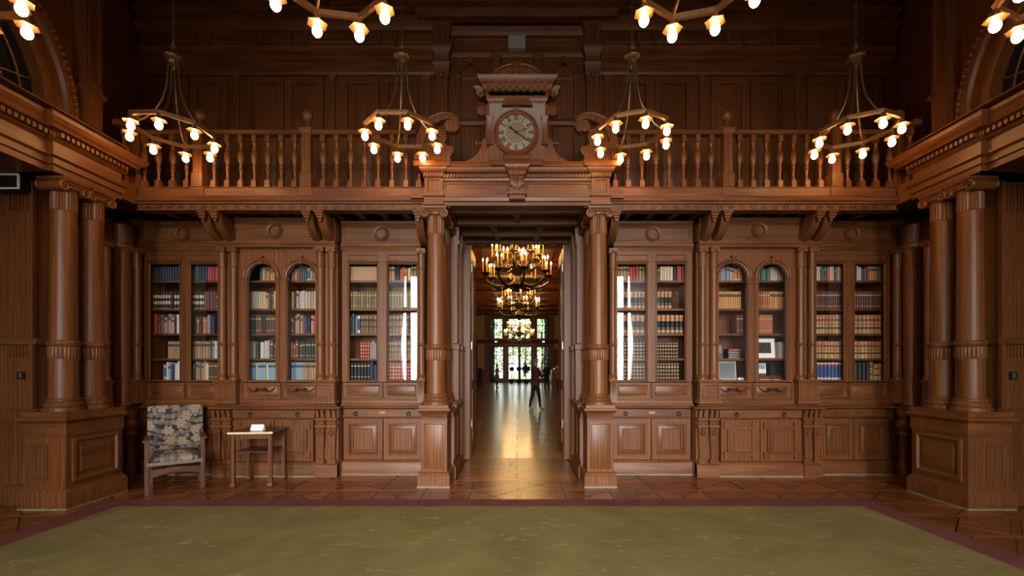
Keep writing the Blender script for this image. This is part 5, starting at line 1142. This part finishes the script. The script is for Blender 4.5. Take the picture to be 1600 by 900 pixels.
for n_, (a, b_, c, d) in enumerate(ops):
    x0, x1, z0, z1 = fx(a), fx(b_), max(fz(d), 0), fz(c)
    f = MB().panel(x0, x1, z0, z1, [(0, FD + 0.2), (0, FD + 0.06), (0.09, FD + 0.06), (0.09, FD + 0.2), (0, FD + 0.2)], hole=True)
    nv, nh = (1, 3) if d > 540 else (1, 2)
    for k in range(1, nv + 1): xm = x0 + (x1 - x0) * k / (nv + 1); f.box(xm - 0.035, xm + 0.035, FD + 0.08, FD + 0.16, z0, z1)
    for k in range(1, nh + 1): zm = z0 + (z1 - z0) * k / (nh + 1); f.box(x0, x1, FD + 0.08, FD + 0.16, zm - 0.035, zm + 0.035)
    if d > 590: f.box(x0, x1, FD + 0.07, FD + 0.15, z0, z0 + 0.25)
    wo = f.build('window_%d' % (n_ + 4), HW, kind='structure')
    for i in range(nv + 1):
        for j in range(nh + 1):
            MB().box(x0 + (x1 - x0) * i / (nv + 1), x0 + (x1 - x0) * (i + 1) / (nv + 1), FD + 0.118, FD + 0.122, z0 + (z1 - z0) * j / (nh + 1), z0 + (z1 - z0) * (j + 1) / (nh + 1)).build('pane', WGLASS, wo)
def blind(lab, x0, x1, z0, z1):
    b1 = MB(); nn = 8
    for k in range(nn): b1.box(x0 + (x1 - x0) * k / nn, x0 + (x1 - x0) * (k + 0.93) / nn, FD - 0.12 + 0.03 * (k % 2), FD - 0.07 + 0.03 * (k % 2), z0, z1)
    b1.build('window_blind', BLIND, None, lab, cat='blind', group='hall window blinds')
blind('dark blue blind at the top left hall window', fx(767), fx(773), fz(530), fz(497)); blind('dark blue blind at the top right hall window', fx(850.5), fx(857), fz(530), fz(497))
blind('dark blue curtain beside the left hall door', fx(765), fx(773), 0.05, fz(541)); blind('dark blue curtain beside the right hall door', fx(850), fx(858), 0.05, fz(541))
MB().sweep([(-7.5, FD), (7.5, FD)], [(0, fz(537)), (0.15, fz(537)), (0.2, fz(533)), (0.3, fz(531)), (0.3, fz(530)), (0, fz(530))]).build('transom', HX, WF)
for px in (761, 789.5, 834.5, 862): MB().sq(fx(px), FD - 0.08, 0.13, 0.08, [(0.05, 0), (0.05, 0.4), (0, 0.45), (0, fz(499)), (0.08, fz(495)), (0.08, fz(493))]).build('pilaster', HW, WF)
for a, b_, c, d, mt in ((742, 757.5, 493, 534, PLASTER), (749, 757.5, 534, 578, PLASTER), (866, 878, 493, 545, PLASTER)):
    MB().box(fx(a) - (2 if a == 742 else 0), fx(b_) + (2 if b_ == 878 else 0), FD - 0.03, FD, fz(d), fz(c)).build('plaster_panel', mt, WF)
EXG = glow('sign_glow', (0.75, 1.0, 0.8), 1.6)
for px in (775, 849):
    t = thing('exit_sign', 'small lit sign above the %s hall door' % ('left' if px < 800 else 'right'), 'sign', (fx(px), FD - 0.3, fz(536)), 'lit hall signs')
    MB().box(fx(px) - 0.14, fx(px) + 0.14, FD - 0.28, FD - 0.15, fz(535.5), fz(532.8)).build('housing', BLACK, t); MB().box(fx(px) - 0.12, fx(px) + 0.12, FD - 0.285, FD - 0.28, fz(535.2), fz(533.2)).build('lit_face', EXG, t)
t = thing('wall_painting', 'tall dark framed painting on the hall end wall at left', 'painting', (fx(746), FD - 0.1, fz(572)))
MB().panel(fx(736), fx(748.5), fz(572), fz(535), [(0, FD - 0.03), (0, FD - 0.12), (0.12, FD - 0.14), (0.16, FD - 0.06)]).build('frame', BRONZE, t)
MB().box(fx(736) + 0.15, fx(748.5) - 0.15, FD - 0.075, FD - 0.05, fz(572) + 0.15, fz(535) - 0.15).build('canvas', plain('old_canvas', (0.05, 0.025, 0.012), (0.015, 0.01, 0.008), 2, 0.5), t)
# staircase at the right
t = thing('hall_staircase', 'dark wooden staircase rising at the right of the hall', 'staircase', (3.9, 38, 0))
for k in range(13): MB().box(2.9 + 0.26 * k, 3.2 + 0.26 * k, 37, 39.4, 1.1 + 0.17 * k, 1.27 + 0.17 * k).build('step', HW, t)
MB().prism([(2.85, 1.0), (3.2, 1.0), (6.4, 3.1), (6.4, 3.5), (2.85, 1.2)], 36.93, 37.0).build('stringer', HW, t)
MB().box(2.85, 6.5, 37.0, 39.4, 0, 1.1).build('base', HW, t)
MB().tube([(2.85, 36.95, 2.2), (6.3, 36.95, 4.5)], 0.06, 8).build('handrail', HW, t)
for k in range(12): MB().tube([(2.95 + 0.27 * k, 36.95, 1.2 + 0.178 * k), (2.95 + 0.27 * k, 36.95, 2.26 + 0.18 * k)], 0.03, 6).build('baluster', HW, t)

# candle chandeliers
CANDLE = plain('candle_wax', (0.75, 0.42, 0.10), (0.65, 0.34, 0.07), 5, 0.5); HBR = plain('chandelier_bronze', (0.13, 0.085, 0.04), (0.06, 0.04, 0.02), 8, 0.35, 0.8)
def make_candelabra():
    t = thing('candle_chandelier', 'x', 'chandelier', (0, 0, 0), 'hall candle chandeliers', local=True)
    MB().lathe(0, 0, [(0.02, -0.16), (0.08, -0.12), (0.05, -0.05), (0.16, 0.0), (0.26, 0.08), (0.22, 0.18), (0.10, 0.24), (0.08, 0.36), (0.17, 0.46), (0.20, 0.56), (0.10, 0.66), (0.06, 0.85), (0.12, 0.95), (0.14, 1.02), (0.05, 1.1), (0.03, 1.5), (0.03, 2.0)], 18).build('stem', HBR, t)
    cm = MB().lathe(0, 0, [(0.018, 0), (0.018, 0.36), (0.006, 0.37)], 8).mesh('candle', CANDLE)
    fm = MB().lathe(0, 0, [(0.003, 0.365), (0.015, 0.39), (0.017, 0.405), (0.010, 0.432), (0.002, 0.46)], 8).mesh('flame', FLAMEM)
    for n_, R_, z0, z1, off in ((8, 1.02, 0.10, 0.42, 0.2), (8, 0.74, 0.66, 1.00, 0.6)):
        pts = bez((0.12, 0, z0 + 0.03), (0.45 * R_ + 0.1, 0, z0 - 0.10), (R_ * 0.55, 0, z0 - 0.16), (R_ * 0.85, 0, z0 - 0.02), 8) + bez((R_ * 0.9, 0, z0 + 0.02), (R_ * 1.02, 0, z0 + 0.08), (R_ * 1.02, 0, z0 + 0.15), (R_, 0, z1 - 0.06), 5)
        am = MB().tube(pts, [0.05 - 0.02 * i / len(pts) for i in range(len(pts))], 8)
        am.tube([(R_ * 0.5 + 0.13 * (1 - q / 14) * math.cos(q * 0.55), 0, z0 + 0.02 + 0.13 * (1 - q / 14) * math.sin(q * 0.55)) for q in range(14)], 0.018, 6, up=Vector((0, 1, 0)))
        am = am.mesh('arm', HBR); dm = MB().lathe(R_, 0, [(0.03, z1 - 0.10), (0.06, z1 - 0.06), (0.14, z1 - 0.02), (0.15, z1), (0.05, z1 + 0.005)], 14).mesh('drip_pan', HBR)
        for k in range(n_):
            a = off + 2 * math.pi * k / n_
            ao = part_mesh('arm', am, t, (0, 0, 0), (0, 0, a)); part_mesh('drip_pan', dm, ao)
            for j in range(3):
                b_ = a + 2 * math.pi * j / 3; x = R_ * math.cos(a) + 0.09 * math.cos(b_); y = R_ * math.sin(a) + 0.09 * math.sin(b_)
                c_ = part_mesh('candle', cm, t, (x, y, z1)); part_mesh('flame', fm, c_)
    return t
cand = make_candelabra()
for i, (px, D, zb, sc, lab) in enumerate(((808.5, 14.3, 4.02, 1.0, 'nearest candle chandelier in the hall beyond the doorway'), (810.5, 22.6, 4.05, 1.0, 'middle candle chandelier in the hall'), (811, 32.0, 3.30, 1.0, 'farthest candle chandelier in the hall before the windows'))):
    o = cand if i == 0 else copy_tree(cand)
    o.location = (PX(px, D), D, zb); o['label'] = lab; o.rotation_euler = (0, 0, 0.13 * i)
    MB().tube([(0, 0, 1.95), (0, 0, HZ - 0.0 - zb)], 0.025, 8).build('hanging_rod', HBR, o)

# ------------------------------------------------------------------ garden outside the hall windows
LAWN = plain('lawn', (0.42, 0.55, 0.22), (0.30, 0.42, 0.14), 2, 0.9); LEAF = plain('leaf_green', (0.36, 0.46, 0.24), (0.18, 0.26, 0.10), 3.0, 0.8); BARK = plain('bark', (0.08, 0.06, 0.04), None, 6, 0.9); DLEAF = plain('dark_leaf', (0.03, 0.05, 0.02), (0.012, 0.022, 0.01), 3.0, 0.7)  # lawn and leaf colours brightened to stand in for sun and backlight
MB().box(-40, 40, FD + 0.3, 110, -0.3, -0.05).build('ground', LAWN, kind='structure')
def crown(m, c, rx, rz, n, leaf, rs):
    for _ in range(n):
        while True:
            v_ = Vector((rs.uniform(-1, 1), rs.uniform(-1, 1), rs.uniform(-1, 1)))
            if v_.length < 1: break
        p = Vector(c) + Vector((v_.x * rx, v_.y * rx, v_.z * rz)); u_ = Vector((rs.uniform(-1, 1), rs.uniform(-1, 1), rs.uniform(-1, 1))).normalized(); w_ = u_.orthogonal().normalized()
        a, b_ = u_ * leaf, w_ * leaf * 0.6; m.add([p - a, p + b_, p + a, p - b_], [(0, 1, 2, 3)])
for i, (px, D, h, rx, lab) in enumerate(((768, 56, 10, 3.2, 'leafy green tree outside the left hall window'), (792, 66, 12, 3.8, 'leafy green tree outside between the left hall windows'), (820, 77, 13, 4.0, 'leafy green tree outside the middle hall doors'), (847, 57, 10, 3.2, 'leafy green tree outside the right hall window'), (872, 68, 12, 3.8, 'leafy green tree outside at the far right'), (743, 88, 14, 4.5, 'leafy green tree outside at the far left'))):
    rs = random.Random(i + 3); x = PX(px, D); t = thing('garden_tree', lab, 'tree', (x, D, -0.05), 'garden trees')
    MB().tube([(x, D, -0.05), (x + 0.1, D, h * 0.3), (x - 0.1, D, h * 0.6)], [0.3, 0.22, 0.12], 8).build('trunk', BARK, t)
    m = MB(); crown(m, (x, D, h * 0.55), rx, h * 0.5, 650, 0.30, rs); m.build('crown', LEAF, t, kind='stuff')
for i, (px, D, r_, lab) in enumerate(((799.5, 43.6, 0.20, 'dark potted bush before the left middle door'), (811, 43.2, 0.22, 'dark potted bush between the middle doors'), (822, 42.0, 0.42, 'largest dark potted bush before the right middle door'))):
    rs = random.Random(i + 40); x = PX(px, D); t = thing('potted_bush', lab, 'plant', (x, D, 0), 'potted bushes')
    MB().lathe(x, D, [(0.16, 0), (0.22, 0.35), (0.24, 0.36), (0.2, 0.37)], 12).build('pot', BLACK, t); MB().tube([(x, D, 0.36), (x, D, 1.0)], 0.03, 6).build('stem', BARK, t)
    m = MB(); crown(m, (x, D, 1.35), r_, r_, 260, 0.10, rs); m.build('foliage', DLEAF, t, kind='stuff')
# ------------------------------------------------------------------ people in the hall
SKIN = plain('skin', (0.48, 0.27, 0.19), (0.42, 0.22, 0.15), 20, 0.55)
def cloth(n, c): return plain('cloth_' + n, c, tuple(x * 0.7 for x in c), 14, 0.85)
def person(label, loc, rot, h, mats, hairc, stride=0.0, dress=False, arms='down', long_hair=False, lean=0.0):
    """mats: skin, top, trousers, shoes; built facing -y on a 1.75 m figure and scaled"""
    k = h / 1.75
    J = {}; B = []
    def j(n, p, rx, ry=None): J[n] = (Vector(p), rx, ry or rx)
    sw = stride
    j('pel', (0, 0, 0.93), 0.155, 0.115); j('wai', (0, 0.0, 1.08), 0.140, 0.105); j('che', (0, 0.0 - lean * 0.3, 1.28), 0.165, 0.118); j('sho', (0, 0.01 - lean * 0.5, 1.42), 0.10, 0.085)
    j('nec', (0, 0.0 - lean * 0.7, 1.50), 0.055); j('hd0', (0, -0.005 - lean, 1.57), 0.066, 0.078); j('hd1', (0, -0.01 - lean, 1.65), 0.074, 0.092); j('hd2', (0, 0.0 - lean, 1.72), 0.055, 0.070)
    j('nose', (0, -0.105 - lean, 1.625), 0.012)
    B += [('pel', 'wai', 2 if not dress else 1), ('wai', 'che', 1), ('che', 'sho', 1), ('sho', 'nec', 0), ('nec', 'hd0', 0), ('hd0', 'hd1', 0), ('hd1', 'hd2', 0), ('hd1', 'nose', 0)]
    for s, n in ((-1, 'l'), (1, 'r')):
        fy = s * sw
        j('hip' + n, (s * 0.09, 0, 0.88), 0.098, 0.10); j('kne' + n, (s * (0.095 + abs(sw) * 0.15), fy * 0.5 - 0.015, 0.49), 0.062); j('clf' + n, (s * (0.10 + abs(sw) * 0.2), fy * 0.75 + 0.01, 0.34), 0.056); j('ank' + n, (s * (0.10 + abs(sw) * 0.3), fy + 0.01, 0.09), 0.040); j('hee' + n, (s * (0.10 + abs(sw) * 0.3), fy + 0.03, 0.042), 0.038); j('toe' + n, (s * (0.115 + abs(sw) * 0.3), fy - 0.15, 0.034), 0.034, 0.042)
        lm = 2
        B += [('pel', 'hip' + n, lm if not dress else 1), ('hip' + n, 'kne' + n, lm if not dress else 1), ('kne' + n, 'clf' + n, lm), ('clf' + n, 'ank' + n, lm), ('ank' + n, 'hee' + n, 3), ('hee' + n, 'toe' + n, 3)]
        j('arm' + n, (s * 0.19, 0.01 - lean * 0.4, 1.40), 0.062)
        if arms == 'down' or (arms == 'one' and s < 0): E, Wp, Hp = (s * 0.245, 0.03, 1.12), (s * 0.245, -0.06, 0.87), (s * 0.24, -0.08, 0.80)
        elif arms == 'back': E, Wp, Hp = (s * 0.255, 0.10, 1.13), (s * 0.13, 0.14, 0.93), (s * 0.06, 0.15, 0.88)
        else: E, Wp, Hp = (s * 0.24, -0.06, 1.14), (s * 0.12, -0.27, 1.20), (s * 0.07, -0.30, 1.25)
        j('elb' + n, E, 0.045); j('wri' + n, Wp, 0.030); j('han' + n, Hp, 0.033, 0.022)
        B += [('sho', 'arm' + n, 1), ('arm' + n, 'elb' + n, 1), ('elb' + n, 'wri' + n, 1), ('wri' + n, 'han' + n, 0)]
    names = list(J); idx = {n: i for i, n in enumerate(names)}
    me = bpy.data.meshes.new('body'); me.from_pydata([J[n][0] for n in names], [(idx[a], idx[b]) for a, b, _ in B], [])
    o = bpy.data.objects.new('body_tmp', me); COL.objects.link(o)
    md = o.modifiers.new('skin', 'SKIN'); md.use_smooth_shade = True; md.branch_smoothing = 0.4
    for i, n in enumerate(names): sv = me.skin_vertices[0].data[i]; sv.radius = (J[n][1], J[n][2]); sv.use_root = (n == 'pel')
    o.modifiers.new('sub', 'SUBSURF').levels = 1
    dg = bpy.context.evaluated_depsgraph_get(); ev = o.evaluated_get(dg); mm = bpy.data.meshes.new_from_object(ev)
    vv = [tuple(v.co) for v in mm.vertices]; ff = [tuple(p.vertices) for p in mm.polygons]
    bpy.data.objects.remove(o)
    m = MB(); m.v = vv; m.f = ff; m.m = []
    for f in ff:
        c = sum((Vector(vv[i]) for i in f), Vector()) / len(f); best = (9, 0)
        for a, b, mi in B:
            p, q = J[a][0], J[b][0]; d = q - p; t = max(0, min(1, (c - p).dot(d) / d.length_squared)); r = J[a][1] * (1 - t) + J[b][1] * t
            dist = (c - p - d * t).length - r
            if dist < best[0]: best = (dist, mi)
        mi = best[1]
        if mi == 0 and c.z < 1.50 and abs(c.x) < 0.12 and c.z > 1.3: mi = 1
        m.m.append(mi)
    m.mi = 0                                                        # fingers, thumbs and ears join the same mesh
    for s, n in ((-1, 'l'), (1, 'r')):
        hp, wp = J['han' + n][0], J['wri' + n][0]; d = (hp - wp).normalized(); sd = d.cross(Vector((s, 0.3, 0))).normalized()
        for q, ln in enumerate((0.062, 0.072, 0.068, 0.052)):
            b0 = hp + d * 0.012 + sd * (q - 1.5) * 0.019; m.tube([b0, b0 + d * ln * 0.55 + Vector((-s * 0.006, 0, 0)), b0 + d * ln + Vector((-s * 0.02, 0, 0))], [0.010, 0.009, 0.006], 6)
        b0 = wp + d * 0.03 - sd * 0.022; m.tube([b0, b0 + d * 0.03 - sd * 0.022, b0 + d * 0.065 - sd * 0.026], [0.012, 0.010, 0.007], 6)
        hc = J['hd1'][0]; m.ball((s * 0.078, hc.y + 0.012, hc.z - 0.02), 0.018, 6, 5, 1.6)
    t = thing('person', label, 'person', loc, 'people in the hall', rot, local=True); t.scale = (k, k, k)
    m.build('body', mats, t)
    hm = MB(); hc = J['hd1'][0]; L = []
    for i in range(8):                                              # hair cap open towards the face
        ph = math.pi * 0.62 * i / 7
        L.append([(0.088 * math.sin(ph) * math.cos(a) , hc.y + 0.012 + 0.106 * math.sin(ph) * math.sin(a) + (0.02 if math.sin(a) < -0.3 and i > 4 else 0), hc.z + 0.018 + 0.098 * math.cos(ph) + (0.07 if math.sin(a) < -0.2 and i > 4 else (-0.12 * (i - 4) / 3 if long_hair and i > 4 else 0))) for a in [2 * math.pi * q / 16 for q in range(16)]])
    L[0] = [(p[0] + 0.003 * math.cos(2 * math.pi * q / 16), p[1] + 0.003 * math.sin(2 * math.pi * q / 16), p[2]) for q, p in enumerate(L[0])]
    hm.rings(L); hm.build('hair', hairc, t)
    if dress: MB().rings([[(rx * math.cos(2 * math.pi * q / 20), ry * math.sin(2 * math.pi * q / 20), z) for q in range(20)] for rx, ry, z in ((0.16, 0.125, 1.08), (0.19, 0.15, 0.9), (0.22, 0.19, 0.6), (0.235, 0.2, 0.5), (0.22, 0.18, 0.5), (0.15, 0.11, 1.06))]).build('coat_skirt', mats[1], t)
    else: MB().rings([[(rx * math.cos(2 * math.pi * q / 20), ry * math.sin(2 * math.pi * q / 20), z) for q in range(20)] for rx, ry, z in ((0.172, 0.135, 1.20), (0.165, 0.13, 1.05), (0.178, 0.14, 0.88), (0.182, 0.145, 0.84), (0.165, 0.13, 0.84), (0.15, 0.115, 1.18))]).build('jacket_hem', mats[1], t)
    return t
def hall_at(px, py): D = EYE * F / (py - HY); return (PX(px, D), D, 0)
BR_H, DK_H, GY_H = cloth('hair_brown', (0.10, 0.05, 0.025)), cloth('hair_dark', (0.02, 0.014, 0.01)), cloth('hair_grey', (0.22, 0.17, 0.13))
NAVY, DKT, WSH = cloth('black', (0.014, 0.014, 0.018)), cloth('jeans', (0.022, 0.026, 0.038)), cloth('pale_shoes', (0.42, 0.36, 0.30))
MARN, GREYC, BLKJ, YELT = cloth('maroon', (0.075, 0.022, 0.020)), cloth('grey_coat', (0.16, 0.17, 0.20)), cloth('dark_jacket', (0.02, 0.018, 0.02)), cloth('yellow_top', (0.45, 0.25, 0.05))
person('person in dark maroon jacket and black trousers standing nearest in the hall', hall_at(836.5, 640), math.radians(125), 1.76, [SKIN, MARN, NAVY, WSH], GY_H, 0.12, False, 'up')
person('person in a knee-length grey coat holding something up', hall_at(776.5, 606), math.radians(60), 1.72, [SKIN, GREYC, DKT, BLKJ], DK_H, 0.05, True, 'up', True)
person('person in dark clothes bending forward at the left of the hall', hall_at(750.5, 605), math.radians(-40), 1.68, [SKIN, BLKJ, NAVY, BLKJ], BR_H, 0.05, False, 'up', True, 0.14)
person('person in black jacket behind the maroon jacket', hall_at(854.5, 609.5), math.radians(150), 1.78, [SKIN, BLKJ, DKT, BLKJ], BR_H, 0.06, False, 'down')
person('person in a yellow top half hidden by the right door leaf', hall_at(872.5, 609.5), math.radians(-100), 1.70, [SKIN, YELT, DKT, BLKJ], BR_H, 0.05, False, 'one', True)
